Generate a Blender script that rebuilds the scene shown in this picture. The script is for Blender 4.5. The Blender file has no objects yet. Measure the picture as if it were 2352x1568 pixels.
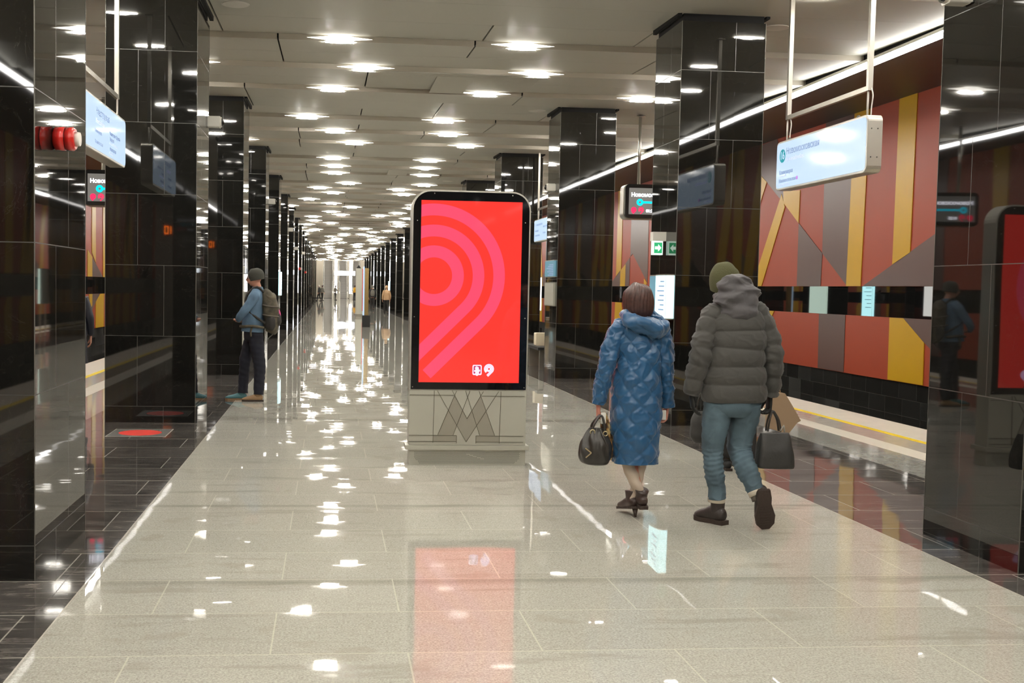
import bpy, bmesh, math, random
from mathutils import Vector, Matrix
random.seed(7)
C = bpy.context.scene.collection
sc = bpy.context.scene
PI = math.pi

# ------------------------------------------------------------------ camera, world, exposure
def setup_camera():
    f, cx, cy, H = 2500.0, 985.0, 790.0, 1.6      # focal length and optical centre in pixels of the 2352 x 1568 frame
    v = (756.0, 657.0); r = 0.0175                # vanishing point of the hall, tilt of the horizon
    Yd = Vector((v[0]-cx, v[1]-cy, f)).normalized()
    d = Vector((1.0, r, 0.0))
    Xd = (Vector((v[0]-cx, v[1]-cy, f)) - d * (Vector((v[0]-cx, v[1]-cy, f)).dot(Yd) / d.dot(Yd)))
    Xd = (-Xd).normalized() if Xd.x < 0 else Xd.normalized()
    Zd = Xd.cross(Yd)
    # rows of M map world to camera axes (x right, y down, z forward)
    right = Vector((Xd.x, Yd.x, Zd.x)); down = Vector((Xd.y, Yd.y, Zd.y)); fwd = Vector((Xd.z, Yd.z, Zd.z))
    cam = bpy.data.cameras.new('camera'); o = bpy.data.objects.new('camera', cam); C.objects.link(o)
    m = Matrix.Identity(4)
    for i in range(3):
        m[i][0] = right[i]; m[i][1] = -down[i]; m[i][2] = -fwd[i]
    m[0][3], m[1][3], m[2][3] = 0.0, 0.0, H
    o.matrix_world = m
    cam.sensor_width = 36.0; cam.lens = f / 2352 * 36.0
    cam.shift_x = (1176 - cx) / 2352; cam.shift_y = (cy - 784) / 2352
    cam.clip_start = 0.05; cam.clip_end = 400
    sc.camera = o
setup_camera()
w = bpy.data.worlds.new('world'); sc.world = w; w.use_nodes = True
w.node_tree.nodes['Background'].inputs[0].default_value = (0.75, 0.72, 0.66, 1)
w.node_tree.nodes['Background'].inputs[1].default_value = 0.02
sc.view_settings.view_transform = 'Standard'; sc.view_settings.look = 'None'
sc.view_settings.exposure = 1.25; sc.view_settings.gamma = 1.0
try: sc.view_settings.use_curve_mapping = False
except Exception: pass
LAMP_E = 225.0      # ceiling lamp emission
LINE_E = 9.0       # platform line light emission
cy_ = sc.cycles
cy_.max_bounces = 6; cy_.diffuse_bounces = 4; cy_.glossy_bounces = 4; cy_.transmission_bounces = 3
cy_.sample_clamp_indirect = 4.0; cy_.caustics_reflective = False; cy_.caustics_refractive = False
cy_.use_denoising = True

# ------------------------------------------------------------------ materials
MATS = {}
def pmat(name, col, rough=0.5, metal=0.0, ior=1.5, emit=None, es=1.0, bump=0.0, bscale=50.0, vary=0.0, vscale=8.0, sheen=0.0, coat=0.0):
    m = bpy.data.materials.new(name); m.use_nodes = True
    nt = m.node_tree; b = nt.nodes['Principled BSDF']
    b.inputs['Base Color'].default_value = (*col, 1); b.inputs['Roughness'].default_value = rough
    b.inputs['Metallic'].default_value = metal; b.inputs['IOR'].default_value = ior
    if sheen: b.inputs['Sheen Weight'].default_value = sheen
    if coat: b.inputs['Coat Weight'].default_value = coat; b.inputs['Coat Roughness'].default_value = 0.05
    if emit:
        b.inputs['Emission Color'].default_value = (*emit, 1); b.inputs['Emission Strength'].default_value = es
    if bump or vary:
        tc = nt.nodes.new('ShaderNodeTexCoord')
        nz = nt.nodes.new('ShaderNodeTexNoise'); nz.inputs['Scale'].default_value = bscale if bump else vscale
        nz.inputs['Detail'].default_value = 4
        nt.links.new(tc.outputs['Object'], nz.inputs['Vector'])
        if bump:
            bp = nt.nodes.new('ShaderNodeBump'); bp.inputs['Strength'].default_value = bump; bp.inputs['Distance'].default_value = 0.01
            nt.links.new(nz.outputs['Fac'], bp.inputs['Height']); nt.links.new(bp.outputs['Normal'], b.inputs['Normal'])
        if vary:
            n2 = nt.nodes.new('ShaderNodeTexNoise'); n2.inputs['Scale'].default_value = vscale; n2.inputs['Detail'].default_value = 5
            nt.links.new(tc.outputs['Object'], n2.inputs['Vector'])
            rp = nt.nodes.new('ShaderNodeValToRGB')
            rp.color_ramp.elements[0].position = 0.3; rp.color_ramp.elements[1].position = 0.7
            rp.color_ramp.elements[0].color = (*[max(0, c*(1-vary)) for c in col], 1)
            rp.color_ramp.elements[1].color = (*[min(1, c*(1+vary)) for c in col], 1)
            nt.links.new(n2.outputs['Fac'], rp.inputs['Fac']); nt.links.new(rp.outputs['Color'], b.inputs['Base Color'])
    MATS[name] = m
    return m

class NB:
    """small helper to write shader maths"""
    def __init__(s, m):
        s.nt = m.node_tree; s.b = s.nt.nodes['Principled BSDF']
        s.tc = s.nt.nodes.new('ShaderNodeTexCoord'); s.sep = s.nt.nodes.new('ShaderNodeSeparateXYZ')
        s.nt.links.new(s.tc.outputs['Object'], s.sep.inputs[0])
        s.x, s.y, s.z = s.sep.outputs
    def m(s, op, a, b=None, c=None):
        n = s.nt.nodes.new('ShaderNodeMath'); n.operation = op
        for i, v in enumerate((a, b, c)):
            if v is None: continue
            if isinstance(v, (int, float)): n.inputs[i].default_value = v
            else: s.nt.links.new(v, n.inputs[i])
        return n.outputs[0]
    def line(s, coord, off, period, w):     # 1 on lines of half-width w at off + n*period
        a = s.m('DIVIDE', s.m('SUBTRACT', coord, off), period)
        fr = s.m('FRACT', a); d = s.m('MINIMUM', fr, s.m('SUBTRACT', 1.0, fr))
        return s.m('LESS_THAN', s.m('MULTIPLY', d, period), w)
    def cell(s, coord, off, period):
        return s.m('FLOOR', s.m('DIVIDE', s.m('SUBTRACT', coord, off), period))
    def comb(s, x, y, z):
        n = s.nt.nodes.new('ShaderNodeCombineXYZ')
        for i, v in enumerate((x, y, z)):
            if isinstance(v, (int, float)): n.inputs[i].default_value = v
            else: s.nt.links.new(v, n.inputs[i])
        return n.outputs[0]
    def white(s, vec):
        n = s.nt.nodes.new('ShaderNodeTexWhiteNoise'); n.noise_dimensions = '3D'; s.nt.links.new(vec, n.inputs['Vector']); return n.outputs['Value'], n.outputs['Color']
    def noise(s, vec, scale, detail=3, rough=0.5, dist=0.0):
        n = s.nt.nodes.new('ShaderNodeTexNoise'); n.inputs['Scale'].default_value = scale; n.inputs['Detail'].default_value = detail
        n.inputs['Roughness'].default_value = rough; n.inputs['Distortion'].default_value = dist
        s.nt.links.new(vec or s.tc.outputs['Object'], n.inputs['Vector']); return n.outputs['Fac']
    def ramp(s, fac, stops):
        n = s.nt.nodes.new('ShaderNodeValToRGB'); el = n.color_ramp.elements
        while len(el) < len(stops): el.new(0.5)
        for e, (p, c) in zip(el, stops):
            e.position = p; e.color = (*c, 1) if len(c) == 3 else c
        s.nt.links.new(fac, n.inputs['Fac']); return n.outputs['Color']
    def mix(s, fac, a, b, mode='MIX'):
        n = s.nt.nodes.new('ShaderNodeMix'); n.data_type = 'RGBA'; n.blend_type = mode
        if isinstance(fac, (int, float)): n.inputs[0].default_value = fac
        else: s.nt.links.new(fac, n.inputs[0])
        for i, v in ((6, a), (7, b)):
            if isinstance(v, tuple): n.inputs[i].default_value = (*v, 1)
            else: s.nt.links.new(v, n.inputs[i])
        return n.outputs[2]
    def out(s, sock, val):
        if isinstance(val, (int, float)): s.b.inputs[sock].default_value = val
        else: s.nt.links.new(val, s.b.inputs[sock])
    def bump(s, h, strength, dist):
        n = s.nt.nodes.new('ShaderNodeBump'); n.inputs['Strength'].default_value = strength; n.inputs['Distance'].default_value = dist
        s.nt.links.new(h, n.inputs['Height']); s.nt.links.new(n.outputs['Normal'], s.b.inputs['Normal'])

def floor_mat(name, light):
    m = pmat(name, (0.4, 0.4, 0.36), rough=0.05, ior=1.42); k = NB(m)
    row0, rp = 5.90, 0.6055
    ry = k.cell(k.y, row0, rp)
    par = k.m('MODULO', k.m('ABSOLUTE', ry), 2.0)
    offx = k.m('ADD', -0.235, k.m('MULTIPLY', par, -0.6))
    rl = k.line(k.y, row0, rp, 0.0045)
    xs = k.m('SUBTRACT', k.x, offx)
    jl = k.line(xs, 0.0, 1.2, 0.0038)
    lines = k.m('MAXIMUM', rl, jl)
    tx = k.cell(xs, 0.0, 1.2)
    wv, wc = k.white(k.comb(tx, ry, 3.0))
    if light:
        sp = k.noise(None, 95.0, 3, 0.8)
        sp2 = k.noise(None, 26.0, 4, 0.6)
        col = k.ramp(sp, [(0.36, (0.19, 0.18, 0.15)), (0.5, (0.40, 0.39, 0.34)), (0.64, (0.56, 0.545, 0.48))])
        col = k.mix(0.35, col, k.ramp(sp2, [(0.3, (0.32, 0.31, 0.268)), (0.7, (0.50, 0.49, 0.43))]))
        col = k.mix(0.13, col, k.ramp(wv, [(0.0, (0.27, 0.26, 0.225)), (1.0, (0.56, 0.55, 0.49))]))
        # smudges and dried mop streaks, long across the hall
        sv = k.noise(k.comb(k.m('MULTIPLY', k.x, 0.7), k.m('MULTIPLY', k.y, 5.0), 0.0), 1.1, 4, 0.6, 0.4)
        smear = k.m('MULTIPLY', k.m('SUBTRACT', sv, 0.575), 5.0)
        smear = k.m('MINIMUM', k.m('MAXIMUM', smear, 0.0), 0.5)
        col = k.mix(smear, col, (0.27, 0.255, 0.215))
        for yc, hw in ((5.85, 0.10), (13.1, 0.28), (7.9, 0.06)):      # dried mop lines along tile rows
            sm = k.m('MAXIMUM', k.m('SUBTRACT', 1.0, k.m('DIVIDE', k.m('ABSOLUTE', k.m('SUBTRACT', k.y, yc)), hw)), 0.0)
            sn = k.noise(k.comb(k.m('MULTIPLY', k.x, 0.9), k.m('MULTIPLY', k.y, 3.0), yc), 1.4, 3, 0.5)
            col = k.mix(k.m('MULTIPLY', k.m('MULTIPLY', sm, sn), 0.85), col, (0.17, 0.16, 0.13))
        bl = k.noise(k.comb(k.x, k.y, 4.0), 2.6, 3, 0.5)
        blm = k.m('MINIMUM', k.m('MAXIMUM', k.m('MULTIPLY', k.m('SUBTRACT', bl, 0.64), 8.0), 0.0), 0.4)
        col = k.mix(blm, col, (0.32, 0.295, 0.245))
        col = k.mix(k.m('MULTIPLY', lines, 0.5), col, (0.62, 0.59, 0.48))
        k.out('Base Color', col)
        k.out('Roughness', k.m('ADD', 0.014, k.m('MULTIPLY', smear, 0.12)))
        wavy = k.noise(k.comb(k.x, k.y, wv), 2.2, 1, 0.4)
        k.bump(wavy, 0.28, 0.0035)
    else:
        sv = k.noise(k.comb(k.m('MULTIPLY', k.x, 1.6), k.m('MULTIPLY', k.y, 9.0), wv), 1.5, 8, 0.68, 1.3)
        col = k.ramp(sv, [(0.36, (0.024, 0.022, 0.020)), (0.47, (0.060, 0.055, 0.050)), (0.56, (0.115, 0.104, 0.094)), (0.68, (0.26, 0.235, 0.21))])
        col = k.mix(0.35, col, k.ramp(wv, [(0.0, (0.02, 0.02, 0.02)), (1.0, (0.11, 0.10, 0.095))]))
        col = k.mix(k.m('MULTIPLY', lines, 0.75), col, (0.40, 0.38, 0.33))
        k.out('Base Color', col)
        k.out('Roughness', k.m('ADD', 0.03, k.m('MULTIPLY', sv, 0.03)))
        wavy = k.noise(k.comb(k.x, k.y, wv), 2.0, 1, 0.4)
        k.bump(wavy, 0.4, 0.004)
    return m
floor_mat('floor_light', True); floor_mat('floor_dark', False)

def pillar_mat():
    m = pmat('granite_black', (0.012, 0.012, 0.011), rough=0.03, ior=1.78); k = NB(m)
    zr = k.cell(k.z, 0.187, 0.808)
    par = k.m('MODULO', k.m('ADD', zr, 20.0), 2.0)
    hl = k.line(k.z, 0.187, 0.808, 0.0028)
    sx = k.m('SUBTRACT', 0.148, k.m('MULTIPLY', par, 0.296))
    vx = k.m('LESS_THAN', k.m('ABSOLUTE', k.m('SUBTRACT', k.x, k.m('MULTIPLY', sx, -1.0))), 0.0025)
    vy = k.m('LESS_THAN', k.m('ABSOLUTE', k.m('SUBTRACT', k.y, sx)), 0.0025)
    lines = k.m('MAXIMUM', hl, k.m('MAXIMUM', vx, vy))
    oi = k.nt.nodes.new('ShaderNodeObjectInfo')
    wv, wc = k.white(k.comb(zr, oi.outputs['Random'], k.m('GREATER_THAN', k.x, sx)))
    sp = k.noise(None, 90.0, 4, 0.8)
    col = k.ramp(sp, [(0.4, (0.004, 0.004, 0.0036)), (0.62, (0.009, 0.009, 0.008)), (0.78, (0.035, 0.035, 0.03))])
    vein = k.noise(k.comb(k.m('ADD', k.m('MULTIPLY', k.x, 1.6), k.m('MULTIPLY', oi.outputs['Random'], 30.0)), k.y, k.m('MULTIPLY', k.z, 1.6)), 1.6, 9, 0.62, 1.6)
    vd = k.m('ABSOLUTE', k.m('SUBTRACT', vein, 0.5))
    vm = k.m('MULTIPLY', k.m('MAXIMUM', k.m('SUBTRACT', 0.0016, vd), 0.0), 160.0)
    col = k.mix(k.m('MINIMUM', vm, 0.25), col, (0.2, 0.19, 0.16))
    col = k.mix(k.m('MULTIPLY', wv, 0.2), col, (0.022, 0.021, 0.018))
    col = k.mix(k.m('MULTIPLY', lines, 0.8), col, (0.05, 0.048, 0.042))
    k.out('Base Color', col)
    k.out('Roughness', k.m('ADD', 0.025, k.m('MULTIPLY', lines, 0.4)))
    wavy = k.noise(k.comb(k.m('MULTIPLY', k.x, 1.0), k.y, k.m('ADD', k.z, k.m('MULTIPLY', wv, 9.0))), 1.3, 1, 0.3)
    k.bump(wavy, 0.25, 0.003)
    return m
pillar_mat()

def tile_mat(name, px, pz, oz, c1, c2, grout, rough=0.15):
    m = pmat(name, c1, rough=rough); k = NB(m)
    ri = k.cell(k.z, oz, pz); rnd, _ = k.white(k.comb(ri, 1.0, 2.0))
    sh = k.m('MULTIPLY', rnd, px)
    ln = k.m('MAXIMUM', k.line(k.z, oz, pz, 0.004), k.line(k.m('ADD', k.y, sh), 0.0, px, 0.004))
    ti = k.cell(k.m('ADD', k.y, sh), 0.0, px)
    wv, _ = k.white(k.comb(ti, ri, 1.0))
    col = k.ramp(wv, [(0.0, c1), (0.75, c1), (0.98, c2)])
    nz = k.noise(None, 30, 4, 0.7)
    col = k.mix(0.4, col, k.ramp(nz, [(0.4, c1), (0.7, c2)]))
    k.out('Base Color', k.mix(k.m('MULTIPLY', ln, 0.7), col, grout))
    k.out('Roughness', k.m('ADD', rough, k.m('MULTIPLY', wv, 0.2)))
    return m
tile_mat('track_tile', 0.6, 0.3, 0.07, (0.012, 0.012, 0.011), (0.05, 0.048, 0.043), (0.07, 0.066, 0.058))

pmat('cladding_orange', (0.36, 0.05, 0.016), rough=0.42)
pmat('cladding_yellow', (0.60, 0.34, 0.012), rough=0.32)
pmat('cladding_brown', (0.135, 0.078, 0.066), rough=0.32)
pmat('cladding_gap', (0.02, 0.01, 0.008), rough=0.7)
pmat('band_glass', (0.006, 0.006, 0.006), rough=0.02, ior=1.8)
pmat('soffit_brown', (0.055, 0.048, 0.043), rough=0.5, bump=0.02, bscale=5)
pmat('ceiling_panel', (0.56, 0.55, 0.485), rough=0.55, metal=0.15)
pmat('ceiling_step', (0.55, 0.51, 0.43), rough=0.30, metal=0.3)
pmat('void_black', (0.004, 0.004, 0.004), rough=0.9)
pmat('grille_gap', (0.20, 0.185, 0.155), rough=0.6)
pmat('lamp_glow', (1, 1, 1), rough=0.5, emit=(1.0, 0.95, 0.86), es=LAMP_E)
pmat('lens_glow', (1, 1, 1), rough=0.5, emit=(1.0, 0.95, 0.86), es=2.3)
pmat('flank_glow', (1, 1, 1), rough=0.5, emit=(1.0, 0.95, 0.86), es=2.4)
pmat('line_glow', (1, 1, 1), rough=0.5, emit=(1.0, 0.97, 0.93), es=LINE_E)
pmat('alu', (0.55, 0.53, 0.47), rough=0.35, metal=0.7)
pmat('alu_dark', (0.12, 0.115, 0.1), rough=0.4, metal=0.3)
pmat('steel', (0.5, 0.48, 0.42), rough=0.3, metal=0.85)
pmat('white_paint', (0.72, 0.7, 0.63), rough=0.4)
pmat('offwhite', (0.80, 0.77, 0.70), rough=0.5)
pmat('plat_grey', (0.30, 0.30, 0.27), rough=0.07, vary=0.16, vscale=9)
pmat('plat_warm', (0.46, 0.43, 0.37), rough=0.10, vary=0.10, vscale=9)
pmat('plat_white', (0.72, 0.68, 0.60), rough=0.3, vary=0.05, vscale=5)
pmat('tape_white', (0.66, 0.63, 0.54), rough=0.3)
pmat('tape_yellow', (0.85, 0.62, 0.02), rough=0.4)
pmat('black_matte', (0.012, 0.012, 0.012), rough=0.6)
pmat('black_gloss', (0.01, 0.01, 0.01), rough=0.06)
pmat('far_wall', (0.58, 0.53, 0.44), rough=0.5)

# ------------------------------------------------------------------ mesh helpers
class MB:
    def __init__(s): s.v = []; s.f = []; s.mi = []; s.sm = []
    def add(s, vs, fs, mi=0, smooth=False):
        b = len(s.v); s.v += [tuple(p) for p in vs]
        for f in fs: s.f.append([b+i for i in f]); s.mi.append(mi); s.sm.append(smooth)
        return s
    def box(s, x0, x1, y0, y1, z0, z1, mi=0):
        vs = [(x0,y0,z0),(x1,y0,z0),(x1,y1,z0),(x0,y1,z0),(x0,y0,z1),(x1,y0,z1),(x1,y1,z1),(x0,y1,z1)]
        return s.add(vs, [(0,3,2,1),(4,5,6,7),(0,1,5,4),(1,2,6,5),(2,3,7,6),(3,0,4,7)], mi)
    def bar(s, a, b, w, h=None, mi=0, up=(0,0,1)):
        a = Vector(a); b = Vector(b); h = h or w; t = (b-a).normalized(); u = Vector(up)
        if abs(t.dot(u)) > 0.95: u = Vector((0,1,0))
        sd = t.cross(u).normalized()*w/2; u2 = sd.normalized().cross(t)*h/2
        vs = [p+q for p in (a, b) for q in (-sd-u2, sd-u2, sd+u2, -sd+u2)]
        return s.add(vs, [(0,1,2,3),(7,6,5,4),(0,4,5,1),(1,5,6,2),(2,6,7,3),(3,7,4,0)], mi)
    def cyl(s, a, b, r, r2=None, n=20, mi=0, cap=True, smooth=True):
        a = Vector(a); b = Vector(b); r2 = r if r2 is None else r2; t = (b-a).normalized()
        u = Vector((0,0,1)) if abs(t.z) < 0.9 else Vector((1,0,0)); e1 = t.cross(u).normalized(); e2 = t.cross(e1)
        vs = []
        for p, rr in ((a, r), (b, r2)):
            for i in range(n):
                an = 2*PI*i/n; vs.append(p + e1*math.cos(an)*rr + e2*math.sin(an)*rr)
        s.add(vs, [(i, (i+1) % n, n+(i+1) % n, n+i) for i in range(n)], mi, smooth)
        if cap: s.add(vs, [tuple(range(n-1, -1, -1)), tuple(range(n, 2*n))], mi)
        return s
    def tube(s, pts, r, n=10, mi=0):
        vs, fs = loft([Vector(p) for p in pts], [(r, r)]*len(pts), n, 3)
        return s.add(vs, fs, mi, True)
    def sphere(s, c, rx, ry=None, rz=None, n=20, mi=0, zmin=-1.0):
        ry = ry or rx; rz = rz or rx; m = n//2; vs = []; fs = []
        for j in range(m+1):
            ph = -PI/2 + PI*j/m; zz = max(math.sin(ph), zmin); 
            for i in range(n):
                th = 2*PI*i/n; vs.append((c[0]+rx*math.cos(ph)*math.cos(th), c[1]+ry*math.cos(ph)*math.sin(th), c[2]+rz*zz))
        for j in range(m):
            for i in range(n): fs.append((j*n+i, j*n+(i+1) % n, (j+1)*n+(i+1) % n, (j+1)*n+i))
        return s.add(vs, fs, mi, True)
    def prism(s, poly, axis, d0, d1, mi=0, mi_side=None):
        """poly of 2-D points; axis 'x': (y,z), 'y': (x,z), 'z': (x,y)"""
        def P(p, d):
            return (d, p[0], p[1]) if axis == 'x' else ((p[0], d, p[1]) if axis == 'y' else (p[0], p[1], d))
        n = len(poly); vs = [P(p, d0) for p in poly] + [P(p, d1) for p in poly]
        s.add(vs, [tuple(range(n-1, -1, -1)), tuple(range(n, 2*n))], mi)
        s.add(vs, [(i, (i+1) % n, n+(i+1) % n, n+i) for i in range(n)], mi if mi_side is None else mi_side)
        return s
    def build(s, name, mats, parent=None, loc=None):
        me = bpy.data.meshes.new(name); me.from_pydata(s.v, [], s.f); 
        if isinstance(mats, str): mats = [mats]
        for q in mats: me.materials.append(MATS[q])
        me.polygons.foreach_set('material_index', s.mi); me.polygons.foreach_set('use_smooth', s.sm)
        me.update()
        bm = bmesh.new(); bm.from_mesh(me); bmesh.ops.remove_doubles(bm, verts=bm.verts, dist=1e-6)
        bmesh.ops.recalc_face_normals(bm, faces=bm.faces); bm.to_mesh(me); bm.free()
        o = bpy.data.objects.new(name, me); C.objects.link(o)
        if parent: o.parent = parent
        if loc: o.location = loc
        return o

def rrect(x0, x1, z0, z1, r, n=6):
    pts = []
    for cx, cz, a0 in ((x1-r, z1-r, 0), (x0+r, z1-r, PI/2), (x0+r, z0+r, PI), (x1-r, z0+r, 1.5*PI)):
        for i in range(n+1):
            a = a0 + PI/2*i/n; pts.append((cx+r*math.cos(a), cz+r*math.sin(a)))
    return pts

def catmull(p, sub):
    out = []; n = len(p)
    for i in range(n-1):
        a, b, c, d = p[max(i-1, 0)], p[i], p[i+1], p[min(i+2, n-1)]
        for k in range(sub):
            t = k/sub
            out.append(tuple(0.5*((2*b[j]) + (-a[j]+c[j])*t + (2*a[j]-5*b[j]+4*c[j]-d[j])*t*t + (-a[j]+3*b[j]-3*c[j]+d[j])*t**3) for j in range(len(b))))
    out.append(tuple(p[-1])); return out

def loft(pts, radii, n=24, sub=4, ref=(1, 0, 0), disp=None, cap=True, power=2.0):
    """rings along pts; radii (a,b): a along the side axis nearest ref, b across it; disp(s,theta)->extra outward offset"""
    data = [tuple(p) + tuple(r) for p, r in zip(pts, radii)]
    if sub > 1: data = catmull(data, sub)
    P = [Vector(d[:3]) for d in data]; vs = []; fs = []; L = [0.0]
    for i in range(1, len(P)): L.append(L[-1] + (P[i]-P[i-1]).length)
    ref = Vector(ref)
    for i, d in enumerate(data):
        t = (P[min(i+1, len(P)-1)] - P[max(i-1, 0)]).normalized()
        e1 = (ref - t*ref.dot(t))
        if e1.length < 0.05: e1 = Vector((0, 1, 0)) - t*t.y
        e1.normalize(); e2 = t.cross(e1)
        for k in range(n):
            th = 2*PI*k/n; c, s_ = math.cos(th), math.sin(th)
            if power != 2.0:
                c = math.copysign(abs(c)**(2/power), c); s_ = math.copysign(abs(s_)**(2/power), s_)
            q = e1*c*max(d[3], 1e-4) + e2*s_*max(d[4], 1e-4)
            if disp:
                q = q + q.normalized()*disp(L[i], th)
            vs.append(P[i] + q)
    m = len(data)
    for i in range(m-1):
        for k in range(n): fs.append((i*n+k, i*n+(k+1) % n, (i+1)*n+(k+1) % n, (i+1)*n+k))
    if cap: fs.append(tuple(range(n-1, -1, -1))); fs.append(tuple(range((m-1)*n, m*n)))
    return vs, fs

def tag(o, label, cat, group=None, kind=None):
    if label: o['label'] = label
    if cat: o['category'] = cat
    if group: o['group'] = group
    if kind: o['kind'] = kind
    return o
def thing(name, loc, label, cat, group=None, rz=0.0):
    o = bpy.data.objects.new(name, None); o.empty_display_size = 0.1; C.objects.link(o)
    o.location = loc; o.rotation_euler = (0, 0, rz)
    return tag(o, label, cat, group)
def struct(o): o['kind'] = 'structure'; return o
def dup(root, loc, label=None, rz=None):
    r = root.copy(); C.objects.link(r); r.location = loc
    if rz is not None: r.rotation_euler = (0, 0, rz)
    if label: r['label'] = label
    for ch in list(root.children):
        c = ch.copy(); C.objects.link(c); c.parent = r
        for g in ch.children:
            d = g.copy(); C.objects.link(d); d.parent = c
    return r
def text(body, size, mat, parent, loc, rot, name='lettering', align='LEFT', bold=0.0, sx=1.0):
    cu = bpy.data.curves.new(name, 'FONT'); cu.body = body; cu.size = size; cu.align_x = align; cu.align_y = 'CENTER'
    cu.offset = bold; cu.extrude = 0.0005; cu.resolution_u = 3
    cu.materials.append(MATS[mat])
    tmp = bpy.data.objects.new(name, cu); C.objects.link(tmp)
    dg = bpy.context.evaluated_depsgraph_get(); me = bpy.data.meshes.new_from_object(tmp.evaluated_get(dg)); bpy.data.objects.remove(tmp)
    if not me.materials: me.materials.append(MATS[mat])
    o = bpy.data.objects.new(name, me); C.objects.link(o); o.parent = parent; o.location = loc; o.rotation_euler = rot; o.scale = (sx, 1, 1)
    return o
ORD = ['nearest', 'second', 'third', 'fourth', 'fifth', 'sixth', 'seventh', 'eighth', 'ninth', 'tenth', 'eleventh', 'twelfth', 'thirteenth',
       'fourteenth', 'fifteenth', 'sixteenth', 'seventeenth', 'eighteenth', 'nineteenth', 'twentieth']
# ------------------------------------------------------------------ the setting
CX = 1.23                       # centre line of the hall
F0, PITCH = 5.92, 6.77          # front face of the first pillar, pillar spacing
YB, YE = -24.0, 140.0           # how far the hall is built behind and ahead
def mirx(x): return 2*CX - x
ZC = 4.90
def slab(name, x0, x1, mat, z1=0.0, z0=-0.12, y0=YB, y1=YE):
    return struct(MB().box(x0, x1, y0, y1, z0, z1).build(name, mat))
slab('floor', -1.27, 3.735, 'floor_light')
slab('floor', -2.79, -1.27, 'floor_dark'); slab('floor', 3.735, 5.25, 'floor_dark')
for sgn in (1, -1):
    X = (lambda x: x) if sgn == 1 else mirx
    def sl(name, a, b, mat, z1=0.0, z0=-0.12):
        a, b = X(a), X(b); return slab(name, min(a, b), max(a, b), mat, z1, z0)
    sl('floor', 5.25, 5.82, 'plat_grey'); sl('trim_1', 5.82, 6.10, 'tape_white'); sl('floor', 6.10, 6.47, 'plat_warm')
    sl('trim_2', 6.47, 6.57, 'tape_yellow'); sl('floor', 6.57, 7.19, 'plat_white')
    sl('floor', 7.13, 7.19, 'void_black', -0.12, -1.3)
    sl('floor', 7.19, 10.3, 'void_black', -1.25, -1.35)
    # running rails on the track bed
    for xr in (7.9, 9.42): sl('floor', xr, xr+0.07, 'steel', -1.02, -1.25)
# thin pale joint where the light floor meets the dark one
for x in (-1.27, 3.735): slab('trim_3', x-0.004, x+0.004, 'plat_warm', 0.0012, -0.01)

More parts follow.
